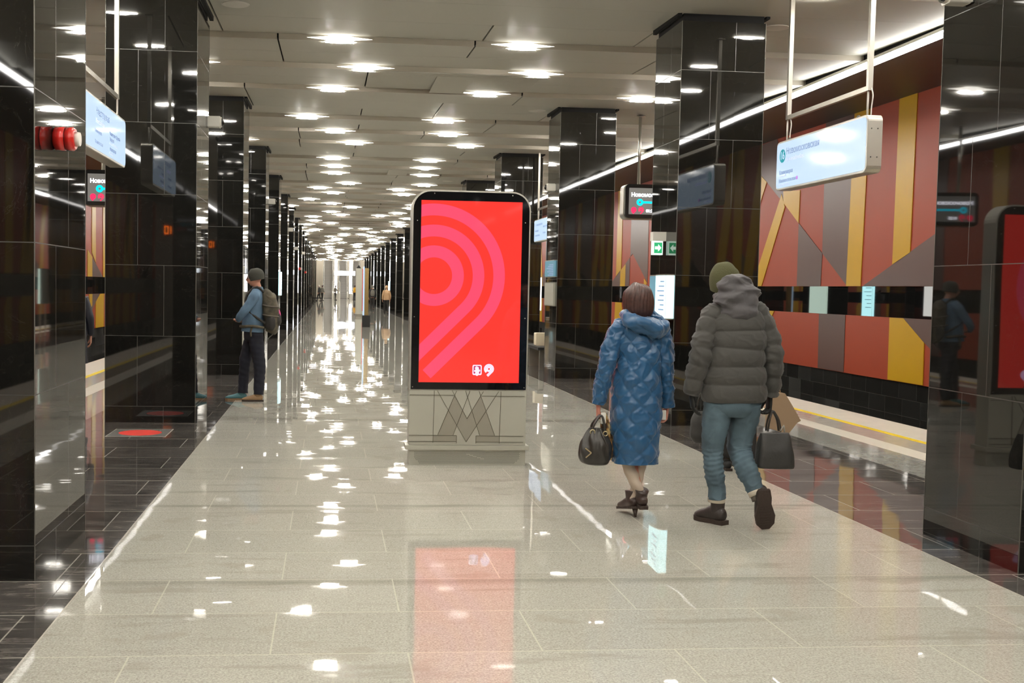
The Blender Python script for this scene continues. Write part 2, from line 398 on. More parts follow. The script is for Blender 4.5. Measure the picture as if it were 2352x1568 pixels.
# --- track walls with their coloured cladding
def wall(side):
    s = 1 if side == 'right' else -1
    WX = 10.2 if s == 1 else mirx(10.2)
    a, b = (WX, WX+0.3) if s == 1 else (WX-0.3, WX)
    root = struct(MB().box(a, b, YB, YE, -1.35, 0.07).build('wall_'+side, 'track_tile'))
    def panel(polys, mi_name, off, name='cladding'):
        mb = MB()
        for p in polys:
            p = [(y, min(z, 5.14)) for y, z in p]
            mb.prism(p, 'x', WX - s*off, WX - s*(off-0.012) if off > 0.012 else WX)
        mb.build(name, mi_name, root)
    MB().box(a, b, YB, YE, 1.21, 1.775).build('glass_band', 'band_glass', root)
    def body(z0, z1):
        xo = WX - s*0.03
        MB().box(min(xo, b if s > 0 else a), max(xo, b if s > 0 else a), YB, YE, z0, z1).build('cladding', 'cladding_orange', root)
    body(0.07, 1.21); body(1.775, 5.16)
    ye, br, orr = [], [], []
    if s == 1:
        ye += [[(18.90,5.16),(18.30,5.16),(18.34,2.37),(18.93,2.17)], [(20.58,5.16),(19.98,5.16),(20.09,1.78),(20.67,1.78)],
               [(23.92,3.86),(23.72,3.55),(24.9,1.78),(25.47,1.78)], [(23.83,3.91),(22.95,3.86),(22.97,3.15),(23.8,3.65)],
               [(25.25,4.44),(24.79,4.21),(25.24,3.61)], [(24.6,1.21),(24.13,1.21),(24.36,0.94)],
               [(18.95,1.21),(18.48,1.21),(17.77,0.81),(17.76,0.08),(18.94,0.08)],
               [(38.0,5.16),(37.35,5.16),(37.38,2.36),(38.03,2.14)], [(37.46,2.33),(36.8,2.54),(36.83,1.775),(37.46,1.775)],
               [(34.56,2.02),(34.23,1.88),(34.28,1.82),(34.57,1.83)], [(38.04,1.21),(37.23,1.21),(37.07,0.87),(37.4,0.08),(38.13,0.08)]]
        br += [[(21.82,5.16),(20.58,5.16),(20.64,1.78),(21.78,2.46)], [(22.97,3.15),(22.19,2.69),(21.78,2.46),(21.81,1.78),(22.96,1.78)],
               [(17.4,2.72),(17.4,1.78),(20.01,1.78)], [(25.4,5.1),(24.27,5.14),(23.74,3.89),(23.84,3.67),(24.3,3.92),(24.79,4.21),(25.25,4.45)],
               [(21.83,1.21),(20.67,1.21),(20.66,0.08),(21.8,0.08)], [(18.48,1.21),(17.5,1.21),(17.5,0.68),(17.77,0.81)],
               [(38.76,1.87),(36.3,2.75),(36.3,1.775),(38.75,1.775)], [(36.25,4.9),(34.23,4.9),(34.18,1.88),(35.97,2.87),(36.25,2.78)]]
        clear = [(17.2, 25.6), (34.0, 38.8)]
    else:
        ye += [[(36.36,5.16),(36.94,5.16),(36.97,2.23),(36.38,2.55)], [(38.1,5.16),(38.86,5.16),(38.9,1.775),(38.13,1.775)],
               [(35.74,2.63),(36.42,2.42),(36.43,1.775),(35.74,1.775)], [(35.97,1.21),(36.43,1.21),(36.43,0.85),(36.08,0.66)],
               [(37.7,1.21),(38.27,1.21),(38.23,0.08),(36.98,0.08),(36.98,0.95)]]
        br += [[(36.42,2.42),(38.13,1.78),(36.43,1.78)], [(36.38,1.21),(37.64,1.21),(36.79,0.85),(36.39,0.65)]]
        clear = [(35.3, 39.2)]
    rnd = random.Random(11 if s == 1 else 12)
    y = YB
    while y < YE - 2:
        wd = rnd.uniform(0.55, 1.3); kind = rnd.choice('ybboyo')
        if not any(c0-1.4 < y < c1 for c0, c1 in clear):
            lst = ye if kind == 'y' else br if kind == 'b' else None
            if lst is not None:
                sl_ = rnd.choice((0, 0, 0.9, -0.9)) if kind == 'y' else 0
                w2 = 0.6 if kind == 'y' else wd
                cut = rnd.uniform(0, 0.9)
                lst.append([(y, 1.78), (y+w2, 1.78), (y+w2+sl_, 5.14), (y+sl_, 5.14)])
                lst.append([(y, 0.08), (y+w2, 0.08), (y+w2, 1.21-0.3*cut), (y+w2*0.6, 1.21), (y, 1.21)])
                if rnd.random() < 0.35: br.append([(y+w2, 1.78), (y+w2+1.6, 1.78), (y+w2, 2.6)])
        y += wd
    panel(br, 'cladding_brown', 0.040); panel(ye, 'cladding_yellow', 0.045)
    # dark soffit rising from the line light to the head of the wall
    xa, xb = (7.45, 10.3) if s == 1 else (mirx(7.45), mirx(10.3))
    v = [(xa, YB, 4.86), (xb, YB, 5.15), (xb, YE, 5.15), (xa, YE, 4.86), (xa, YB, 5.2), (xb, YB, 5.4), (xb, YE, 5.4), (xa, YE, 5.2)]
    MB().add(v, [(0,3,2,1),(4,5,6,7),(0,1,5,4),(1,2,6,5),(2,3,7,6),(3,0,4,7)]).build('soffit', 'soffit_brown', root)
wall('right'); wall('left')

# --- ceiling: saw-tooth rows of metal panels; every step carries a row of lamps
XL, XR = mirx(7.39), 7.39
STEPS = (2.07, 3.93, 5.75)
SUBS = (0.0, 1.08, 2.07, 2.98, 3.93, 4.83, 5.75, 6.77)
ZLO, ZHI = 4.862, 4.938
GRID = (-3.45, -2.10, -0.72, 0.57, 1.95, 3.22, 4.60, 5.95)
KNOWN = {(1, 1): (2.02, 4.1, -1.44), (1, 2): (-0.72, 1.92, 4.6), (1, 3): (-0.72, 4.6), (1, 4): (0.55,), (1, 5): (0.55, 3.22), (1, 0): (4.1, -1.44),
         (1, 6): (-1.44, 3.22), (2, 0): (-1.44, 1.98), (2, 1): (0.57, 1.98, 4.1), (2, 2): (3.24,), (2, 3): (0.57, 3.24), (2, 4): (-0.69, 1.98), (2, 5): (-0.69,)}
def zrow(off):                   # ceiling height just after offset `off` inside a bay
    st = list(STEPS); prev = max([s_ for s_ in st if s_ <= off+1e-6], default=STEPS[2]-PITCH)
    nxt = min([s_ for s_ in st if s_ > off+1e-6], default=STEPS[0]+PITCH)
    return prev, nxt
def ceiling():
    mb = MB(); rnd = random.Random(5)
    for k in range(-5, 20):
        f = F0 + PITCH*k
        for j in range(7):
            o0, o1 = SUBS[j], SUBS[j+1]; prev, nxt = zrow(o0)
            z0 = ZLO + (ZHI-ZLO)*(o0-prev)/(nxt-prev); z1 = ZLO + (ZHI-ZLO)*(o1-prev)/(nxt-prev)
            xs = KNOWN.get((k, j))
            if xs is None: xs = [g + rnd.choice((0, 0, 0.06)) for g in GRID if rnd.random() < 0.42]
            xs = sorted(xs); edges = [XL] + list(xs) + [XR]
            for a, b in zip(edges[:-1], edges[1:]):
                a2 = a + (0.011 if a != XL else 0); b2 = b - (0.011 if b != XR else 0)
                y0, y1 = f+o0+0.0022, f+o1-0.0022
                mb.add([(a2,y0,z0),(b2,y0,z0),(b2,y1,z1),(a2,y1,z1),(a2,y0,z0+.03),(b2,y0,z0+.03),(b2,y1,z1+.03),(a2,y1,z1+.03)],
                       [(0,3,2,1),(0,4,7,3),(1,2,6,5),(0,1,5,4),(2,3,7,6)], 0)
                if any(abs(o0-s_) < 1e-3 for s_ in STEPS):
                    mb.box(a2, b2, f+o0, f+o0+0.012, ZLO, ZHI+0.02, 1)
    mb.box(XL, XR, YB-10, YE, 5.02, 5.08, 2)
    for k in range(-3, 19):
        for xc in (-2.03, 4.62):
            yy = F0+PITCH*k+(0.6 if xc < 0 else 0.51)
            for (a, b, c, d) in ((-0.56, -0.515, -0.59, 0.6), (0.515, 0.56, -0.59, 0.6)):
                mb.box(xc+a, xc+b, yy+c*(1 if xc < 0 else 0.85), yy+d*(1 if xc < 0 else 0.85), 4.858, 5.0, 2)
    for x0, x1 in ((XR, XR+0.12), (XL-0.12, XL)): mb.box(x0, x1, YB, YE, 4.865, 5.2, 2)
    struct(mb.build('ceiling', ['ceiling_panel', 'ceiling_step', 'void_black']))
ceiling()

# --- end walls
def end_walls():
    mb = MB()
    mb.box(mirx(10.2), mirx(5.6)+0.3, 139.0, 139.5, -1.3, 5.2); mb.box(5.3, 10.2, 139.0, 139.5, -1.3, 5.2)
    struct(mb.build('wall_far', 'far_wall'))
    struct(MB().box(-3.0, 5.6, 152.0, 152.3, 0, 9.0).build('wall_far', 'far_wall'))
    struct(MB().box(mirx(10.4), 10.4, YB-0.4, YB, -1.3, 5.3).build('wall_back', 'far_wall'))
    mb = MB().box(-3.0, -2.8, 139.4, 152.0, 0, 9.0); mb.box(5.4, 5.6, 139.4, 152.0, 0, 9.0)
    struct(mb.build('wall_hall', 'far_wall'))
    struct(MB().box(-3.0, 5.6, 139.2, 139.5, 5.0, 9.0).build('wall_lintel', 'far_wall'))
end_walls()

# ------------------------------------------------------------------ pillars
def pillar():
    t = thing('pillar', (-2.03, F0+0.6, 0), '', 'pillar', 'black granite pillars of the left row')
    MB().box(-0.51, 0.51, -0.6, 0.6, 0.0, 4.80).build('shaft', 'granite_black', t)
    MB().box(-0.49, 0.49, -0.58, 0.58, 4.80, 4.99).build('shadow_gap_collar', 'void_black', t)
    e = 0.5075
    mb = MB()
    for sx in (-1, 1):
        for sy in (-1, 1): mb.box(sx*0.509-0.0025, sx*0.509+0.0025, sy*0.599-0.0025, sy*0.599+0.0025, 0.0, 4.80)
    mb.build('corner_edge', 'alu_dark', t)
    return t
def pillar_at(k, side):
    if side == 'left': return ((-2.058 if k == 0 else -2.03), F0+PITCH*k+0.6, 0)
    return ((4.525 if k == 0 else 4.62), F0+PITCH*k+0.51, 0)
p0 = pillar(); first = True
for k in range(-3, 19):
    for side in ('left', 'right'):
        loc = pillar_at(k, side)
        if k < 0: lab = 'black granite pillar standing beyond the near edge of the view'
        else: lab = f'polished black granite pillar, {ORD[k]} from the viewer in the {side} row'
        if k == 0: lab = f'tall black granite pillar cut by the {side} picture edge, nearest of its row'
        g = f'black granite pillars of the {side} row' if k >= 0 else 'pillars beyond the near edge of the view'
        if first: o = p0; o.location = loc; first = False
        else: o = dup(p0, loc)
        if side == 'right': o.scale = (1, 0.85, 1)
        o['label'] = lab; o['group'] = g

# ------------------------------------------------------------------ ceiling lamps, vents, speakers, line lights
def lamp():
    t = thing('ceiling_lamp', (0, 0, 4.899), '', 'ceiling lamp', 'glowing lamps in the ceiling steps')
    w_, h_ = 0.44, 0.054
    # shallow lens standing off the step face: front glows softly, the tapering flanks throw light along the step
    ol = [(-w_, 0), (-w_*0.5, -h_*0.36), (-0.045, -h_*0.98), (0.045, -h_*0.98), (w_*0.5, -h_*0.36), (w_, 0), (w_*0.5, h_*0.36), (0.045, h_*0.92), (-0.045, h_*0.92), (-w_*0.5, h_*0.36)]
    n = len(ol)
    vs = [(x, 0.0, z) for x, z in ol] + [(x*0.35, -0.022, z*0.8) for x, z in ol]
    mb = MB().add(vs, [tuple(range(n, 2*n))], 0)
    mb.add(vs, [(i, (i+1) % n, n+(i+1) % n, n+i) for i in range(n)], 1)
    mb.build('lens', ['lens_glow', 'flank_glow'], t)
    mb = MB().prism([(-0.19, 0.040), (-0.05, 0.016), (0.05, 0.016), (0.19, 0.040), (0.19, 0.062), (0.05, 0.090), (-0.05, 0.090), (-0.19, 0.062)], 'z', -0.044, -0.037)
    mb.build('diffuser', 'lamp_glow', t)
    return t
LROWS = {1: ([0.10, 2.57], [0.51, 3.11], [0.02, 2.59]), 2: ([-0.47, 2.2], [0.09, 2.5], [0.54, 3.11]), 3: ([0.06, 2.54], [0.13, 2.6], [0.13, 2.74]),
         4: ([0.57, 3.0], [-0.36, 2.3], [0.1, 2.6])}
rndl = random.Random(3)
l0 = lamp(); lamps = []; first = True
for k in range(-2, 20):
    for j, so in enumerate(STEPS):
        if k == 19 and j == 2: continue
        if k in LROWS: x0 = LROWS[k][j][0]; x1 = LROWS[k][j][1]
        elif k < 1: x0 = rndl.choice((-0.4, 0.05, 0.1, 0.5)); x1 = x0 + 2.55
        else: x0 = rndl.choice((-1.2, -0.8, -0.4, 0.05, 0.1, 0.5, 0.9)); x1 = rndl.choice((2.0, 2.3, 2.6, 3.0, 3.4, 3.7))
        y = F0+PITCH*k+so
        xs = [x0, x1]
        xs += [x1+2.7, x0-2.6]
        for q, x in enumerate(xs): lamps.append((x, y, k, j, q))
WORD = ['left of the hall middle', 'right of the hall middle', 'over the right pillar row', 'over the left pillar row']
for i, (x, y, k, j, q) in enumerate(lamps):
    o = l0 if i == 0 else dup(l0, (x, y, 4.899))
    o.location = (x, y, 4.899)
    if k < 1: lab = 'white lamp in a ceiling step above and behind the viewer'; o['group'] = 'ceiling lamps beyond the near edge of the view'
    else: lab = f'bright ceiling lamp {WORD[q]}, {("first", "second", "last")[j]} step past the {ORD[k]} pillars'
    o['label'] = lab

def vent(x0, x1, y0, y1, z0, z1, lab):
    t = thing('ceiling_vent', (x0, y0, 0), lab, 'vent', 'air grilles in the ceiling')
    L, n = x1-x0, 26
    mb = MB()
    for i in range(n):
        u = (y1-y0)*i/n; z = z0+(z1-z0)*i/n-0.004
        mb.box(0, L, u+0.004, u+(y1-y0)/n*0.72, z-0.004, z+0.004)
    mb.build('slats', 'ceiling_panel', t)
    MB().add([(0,0,z0-0.001),(L,0,z0-0.001),(L,y1-y0,z1-0.001),(0,y1-y0,z1-0.001),(0,0,z0+.01),(L,0,z0+.01),(L,y1-y0,z1+.01),(0,y1-y0,z1+.01)],
             [(0,3,2,1),(4,5,6,7),(0,1,5,4),(1,2,6,5),(2,3,7,6),(3,0,4,7)]).build('backing', 'grille_gap', t)
    MB().box(1.05, 1.62, 0.25, (y1-y0)-0.1, z0+(z1-z0)*0.15-0.014, z0+(z1-z0)*0.15-0.010).build('hatch', 'ceiling_panel', t)
for k, lab in ((1, 'long striped air grille in the ceiling between the second and third lamp rows'), (3, 'striped air grille in the ceiling far behind the first grille')):
    f = F0+PITCH*k
    vent(0.57, 3.22, f+3.95, f+5.74, ZLO, ZHI, lab)

def speaker(x, y, lab):
    off = (y-F0) % PITCH; prev, nxt = zrow(off); z = ZLO+(ZHI-ZLO)*(off-prev)/(nxt-prev)
    t = thing('ceiling_speaker', (x, y, z), lab, 'ceiling speaker', 'round ceiling speakers')
    MB().cyl((0,0,-0.006), (0,0,0.012), 0.165, 0.175, n=36).build('rim', 'white_paint', t)
    MB().cyl((0,0,-0.010), (0,0,-0.006), 0.150, 0.150, n=36).build('mesh_cover', 'offwhite', t)
speaker(-1.145, 13.17, 'round white ceiling speaker above the second left pillar, near the top edge')
speaker(5.482, 13.24, 'round ceiling speaker over the right platform beside a sign pole')
speaker(3.775, 20.02, 'round ceiling speaker left of the third right pillar')
speaker(3.6, 33.6, 'small round ceiling speaker far ahead above the red screen')

def line_light(side):
    x = 7.40 if side == 'right' else mirx(7.40)
    t = thing('line_light', (x, 0, 4.84), f'long thin white line light along the {side} platform ceiling edge', 'line light')
    MB().box(-0.045, 0.045, YB+0.1, YE-1.2, -0.02, 0.02).build('housing', 'alu', t)
    mb = MB()
    y = YB
    while y < YE-2:
        mb.box(-0.046, 0.046, y+0.01, y+PITCH/2-0.01, -0.075, -0.021); y += PITCH/2
    mb.build('diffuser', 'line_glow', t)
line_light('right'); line_light('left')
# ------------------------------------------------------------------ emblem of the metro: rings running out into a slanted tail
def ring_emblem(mb, cx, cz, radii, tail, mi=0, y=0.0, clip=None, gap=(225, 225), flip=1, n=64):
    """radii: list of (r0, r1, kind); kind 'full' ring or 'tail' ring that leaves towards lower left. Built in the x-z plane, facing -y."""
    def put(poly):
        if clip:
            x0, x1, z0, z1 = clip
            poly = [(min(max(a, x0), x1), min(max(b, z0), z1)) for a, b in poly]
            if abs(poly[0][0]-poly[2][0]) < 1e-5 and abs(poly[1][0]-poly[3][0]) < 1e-5: return
        mb.add([(a, y, b) for a, b in poly], [(0, 1, 2, 3)], mi)
    for r0, r1, kind in radii:
        a0, a1 = (0, 360) if kind == 'full' else (-45, kind)
        m = n
        for i in range(m):
            t0 = math.radians(a0+(a1-a0)*i/m); t1 = math.radians(a0+(a1-a0)*(i+1)/m)
            put([(cx+r0*math.cos(t0), cz+r0*math.sin(t0)), (cx+r1*math.cos(t0), cz+r1*math.sin(t0)), (cx+r1*math.cos(t1), cz+r1*math.sin(t1)), (cx+r0*math.cos(t1), cz+r0*math.sin(t1))])
        if kind != 'full':
            nx, nz = math.cos(-PI/4), math.sin(-PI/4); tx, tz = -math.cos(PI/4), -math.sin(PI/4)
            m = 24
            for i in range(m):
                s0, s1 = tail*i/m, tail*(i+1)/m
                put([(cx+nx*r0+tx*s0, cz+nz*r0+tz*s0), (cx+nx*r1+tx*s0, cz+nz*r1+tz*s0), (cx+nx*r1+tx*s1, cz+nz*r1+tz*s1), (cx+nx*r0+tx*s1, cz+nz*r0+tz*s1)])

pmat('screen_red', (0.2, 0.01, 0.01), rough=0.04, emit=(1.0, 0.045, 0.032), es=0.402)
pmat('screen_pink', (0.2, 0.02, 0.03), rough=0.05, emit=(1.0, 0.075, 0.155), es=0.402)
pmat('screen_logo', (0.6, 0.4, 0.5), rough=0.05, emit=(1.0, 0.62, 0.92), es=0.438)
pmat('logo_plum', (0.2, 0.02, 0.05), rough=0.05, emit=(0.45, 0.02, 0.12), es=0.329)
pmat('glass_black', (0.006, 0.006, 0.007), rough=0.04)
pmat('kiosk_light', (0.52, 0.515, 0.44), rough=0.36, metal=0.35)
pmat('kiosk_dark', (0.36, 0.34, 0.28), rough=0.40, metal=0.35)
pmat('kiosk_line', (0.08, 0.07, 0.04), rough=0.6)
pmat('sign_white', (0.08, 0.08, 0.08), rough=0.08, emit=(0.60, 0.79, 1.0), es=0.40)
pmat('sign_text', (0.10, 0.14, 0.25), rough=0.4, emit=(0.25, 0.36, 0.60), es=0.256)
pmat('sign_text_pale', (0.4, 0.45, 0.7), rough=0.4, emit=(0.45, 0.50, 0.85), es=0.365)
pmat('sign_teal', (0.0, 0.15, 0.18), rough=0.3, emit=(0.02, 0.27, 0.33), es=0.365)
pmat('sign_violet', (0.3, 0.1, 0.4), rough=0.3, emit=(0.45, 0.2, 0.6), es=0.365)
pmat('lcd_grey', (0.08, 0.08, 0.08), rough=0.1, emit=(0.30, 0.28, 0.25), es=0.204)
pmat('lcd_white', (0.8, 0.8, 0.9), rough=0.1, emit=(0.9, 0.9, 1.0), es=1.46)
pmat('lcd_cyan', (0, 0.3, 0.4), rough=0.1, emit=(0.0, 0.62, 0.85), es=0.584)
pmat('lcd_red', (0.4, 0, 0.05), rough=0.1, emit=(1.0, 0.03, 0.09), es=0.584)
pmat('screen_cyan', (0.5, 0.8, 0.85), rough=0.1, emit=(0.55, 0.95, 1.0), es=0.657)
pmat('screen_teal', (0.1, 0.2, 0.25), rough=0.1, emit=(0.10, 0.22, 0.28), es=0.402)
pmat('exit_green', (0.02, 0.3, 0.12), rough=0.3, emit=(0.03, 0.33, 0.13), es=0.438)
pmat('exit_white', (0.8, 0.9, 0.8), rough=0.3, emit=(0.75, 1.0, 0.85), es=0.511)
pmat('beacon_red', (0.62, 0.02, 0.015), rough=0.22, coat=0.5)
pmat('beacon_dark', (0.18, 0.012, 0.01), rough=0.3)
pmat('sticker_red', (0.75, 0.06, 0.045), rough=0.35)
pmat('sticker_grey', (0.16, 0.155, 0.145), rough=0.25)
pmat('pylon_glow', (1, 1, 1), rough=0.5, emit=(1.0, 0.97, 0.95), es=10.2)
pmat('board_glow', (1, 1, 1), rough=0.5, emit=(0.85, 0.93, 1.0), es=3.65)
pmat('esc_step', (0.11, 0.10, 0.09), rough=0.5); pmat('esc_riser', (0.25, 0.235, 0.21), rough=0.5)
pmat('bronze', (0.34, 0.24, 0.10), rough=0.25, metal=0.8)
pmat('map_pale', (0.6, 0.7, 0.62), rough=0.4, emit=(0.50, 0.66, 0.56), es=1.6)
pmat('map_white', (0.7, 0.7, 0.66), rough=0.4, emit=(0.9, 0.9, 0.85), es=1.6)
pmat('screen_cyan_far', (0.5, 0.8, 0.85), rough=0.1, emit=(0.50, 0.95, 1.0), es=2.4)
pmat('map_green', (0.3, 0.6, 0.2), rough=0.4, emit=(0.30, 0.55, 0.20), es=0.292)
pmat('cream_box', (0.75, 0.66, 0.48), rough=0.5)

def advert_kiosk(x0, y0, label, front=True, detail=True):
    t = thing('advertising_kiosk', (x0, y0, 0), label, 'kiosk')
    W_, D_ = 1.075, 0.20
    mb = MB(); mb.box(0.01, W_-0.005, 0.0, D_, 0.0, 0.140); mb.build('plinth', 'kiosk_light', t)
    MB().box(-0.025, W_+0.022, -0.03, D_+0.03, 0.143, 0.182).build('ledge', 'kiosk_light', t)
    MB().box(0.005, W_-0.005, 0.0, D_, 0.184, 0.684).build('base_cabinet', 'kiosk_light', t)
    # screen housing with rounded top corners
    zt = 2.475
    top = [(0, 0.686), (W_, 0.686)] + [(W_-0.17+0.17*math.cos(a), zt-0.17+0.17*math.sin(a)) for a in [PI/2*i/8 for i in range(9)]] + [(0.17+0.17*math.cos(a), zt-0.17+0.17*math.sin(a)) for a in [PI/2+PI/2*i/8 for i in range(9)]]
    MB().prism(top, 'y', 0.0, D_).build('housing', 'alu', t)
    c = 0.014
    inn = [(c, 0.690), (W_-c, 0.690)] + [(W_-0.17+(0.17-c)*math.cos(a), zt-0.17+(0.17-c)*math.sin(a)) for a in [PI/2*i/8 for i in range(9)]] + [(0.17+(0.17-c)*math.cos(a), zt-0.17+(0.17-c)*math.sin(a)) for a in [PI/2+PI/2*i/8 for i in range(9)]]
    bz = MB().prism(inn, 'y', -0.008, 0.0).build('bezel', 'glass_black', t)
    sx0, sx1, sz0, sz1 = 0.083, 0.995, 0.753, 2.382
    scr = MB().box(sx0, sx1, -0.0095, -0.0081, sz0, sz1).build('screen', 'screen_red', t)
    if not detail: return t
    # screws on the bezel
    mb = MB()
    for x, z in ((0.05, 2.2), (W_-0.05, 2.2), (0.035, 1.34), (W_-0.035, 1.34), (0.2, 2.445), (W_-0.17, 2.44), (0.03, 0.71), (W_-0.03, 0.71)): mb.cyl((x, -0.0095, z), (x, -0.008, z), 0.0045, n=10)
    mb.build('screw', 'alu', bz)
    u = 0.2296*9.735/2500*1.0*1.02       # metres per unit of the drawn emblem
    mb = MB()
    ecx, ecz = 0.205, 1.710
    ring_emblem(mb, ecx, ecz, [(180*u, 297*u, 'full'), (385*u, 500*u, 190), (590*u, 705*u, 190)], 725*u, 0, -0.0105, (sx0, sx1, sz0, sz1))
    mb.build('emblem', 'screen_pink', scr)
    # small white emblem and shield at the lower right of the picture
    mb = MB(); q = 0.0019
    lx, lz = 0.720, 0.878
    ring_emblem(mb, lx, lz, [(4.5*q, 14*q, 'full'), (12*q, 24*q, 232)], 26*q*1.1, 0, -0.0115)
    mb.build('emblem', 'screen_logo', scr)
    mb = MB()
    for r in (11, 18): ring_emblem(mb, lx, lz, [(r*q, (r+1.3)*q, 190)], 26*q, 0, -0.0122)
    mb.build('emblem_line', 'sign_violet', scr)
    mb = MB(); sxc, szc = 0.612, 0.868
    mb.prism(rrect(sxc-0.042, sxc+0.042, szc-0.046, szc+0.046, 0.013), 'y', -0.0112, -0.0100)
    mb.prism([(sxc-0.018, szc-0.044), (sxc+0.018, szc-0.044), (sxc, szc-0.055)], 'y', -0.0112, -0.0100)
    mb.build('shield', 'screen_logo', scr)
    mb = MB(); mb.prism(rrect(sxc-0.032, sxc+0.032, szc-0.034, szc+0.036, 0.008), 'y', -0.0118, -0.0112); mb.build('shield_field', 'logo_plum', scr)
    mb = MB()      # rider and horse as one small pale shape
    mb.prism([(sxc-0.022, szc+0.018), (sxc-0.008, szc+0.034), (sxc+0.004, szc+0.030), (sxc+0.018, szc+0.020), (sxc+0.014, szc+0.006), (sxc+0.028, szc+0.002),
              (sxc+0.026, szc-0.012), (sxc+0.016, szc-0.020), (sxc+0.020, szc-0.033), (sxc-0.020, szc-0.033), (sxc-0.014, szc-0.020), (sxc-0.028, szc-0.014), (sxc-0.026, szc-0.002), (sxc-0.014, szc+0.004)], 'y', -0.0124, -0.0118)
    mb.build('shield_figure', 'screen_logo', scr)
    # line drawing of the base cabinet: crossing strokes forming a big M
    def cc(x, y): return ((x*0.2169+900-938.5)/256.8, 0.684-(y-632)*0.2169/256.8*1.0)
    S = [[(185,688),(660,688)],[(960,695),(1425,695)],[(448,640),(442,1200)],[(1168,645),(1158,1205)],[(180,1120),(695,1122),(695,1205)],[(905,1205),(905,1124),(1420,1126)],
         [(180,1186),(695,1186)],[(905,1190),(1420,1192)],[(480,640),(800,1190)],[(1142,645),(800,1190)],[(640,638),(805,940)],[(978,645),(805,940)],
         [(688,640),(492,1116)],[(832,640),(658,1118)],[(785,640),(945,1118)],[(930,642),(1108,1120)]]
    mb = MB()
    for seg in S:
        for a, b in zip(seg[:-1], seg[1:]):
            a, b = cc(*a), cc(*b); mb.bar((a[0], -0.0025, a[1]), (b[0], -0.0025, b[1]), 0.0035, 0.0052, up=(0, 1, 0))
    bc = [c_ for c_ in t.children if c_.name.startswith('base_cabinet')][0]
    mb.build('inlay_line', 'kiosk_line', bc)
    D = [[(665,690),(755,855),(697,1010),(600,855)],[(600,855),(697,1010),(658,1118),(492,1116)],[(755,855),(805,940),(857,850),(908,1020),(800,1190),(697,1010)],
         [(950,695),(1008,855),(908,1020),(857,850)],[(1008,855),(1108,1120),(945,1118),(908,1020)],[(442,1122),(695,1122),(695,1186),(442,1186)],[(905,1124),(1160,1124),(1160,1190),(905,1190)],[(690,640),(785,640),(808,720),(755,855),(665,690)]]
    mb = MB()
    for i, poly in enumerate(D[:7]): mb.prism([cc(*p) for p in poly], 'y', -0.0014, 0.0)
    mb.build('inlay_panel', 'kiosk_dark', bc)
    pl = [c_ for c_ in t.children if c_.name.startswith('plinth')][0]
    mb = MB(); r = 0.0030; rows = 11
    for i in range(rows):
        z = 0.018+i*0.0102
        n = 84
        for j in range(n):
            x = 0.058+j*0.01165+(0.0058 if i % 2 else 0)
            if x > W_-0.058: continue
            if z < 0.06 and (x < 0.058+(0.06-z)*1.1 or x > W_-0.058-(0.06-z)*1.1): continue
            if 0.05 < z < 0.105 and 0.53 < x < 0.72 and abs((x-0.53)-(0.105-z)*3.1) < 0.018: continue
            vs = [(x+r*math.cos(a), -0.0008, z+r*math.sin(a)) for a in [PI/3*q_ for q_ in range(6)]]
            mb.add(vs, [(0,1,2,3,4,5)])
    mb.build('perforation', 'black_matte', pl)
    return t
advert_kiosk(0.728, 9.735, 'tall advertising kiosk with a bright red screen and pink ring emblem')

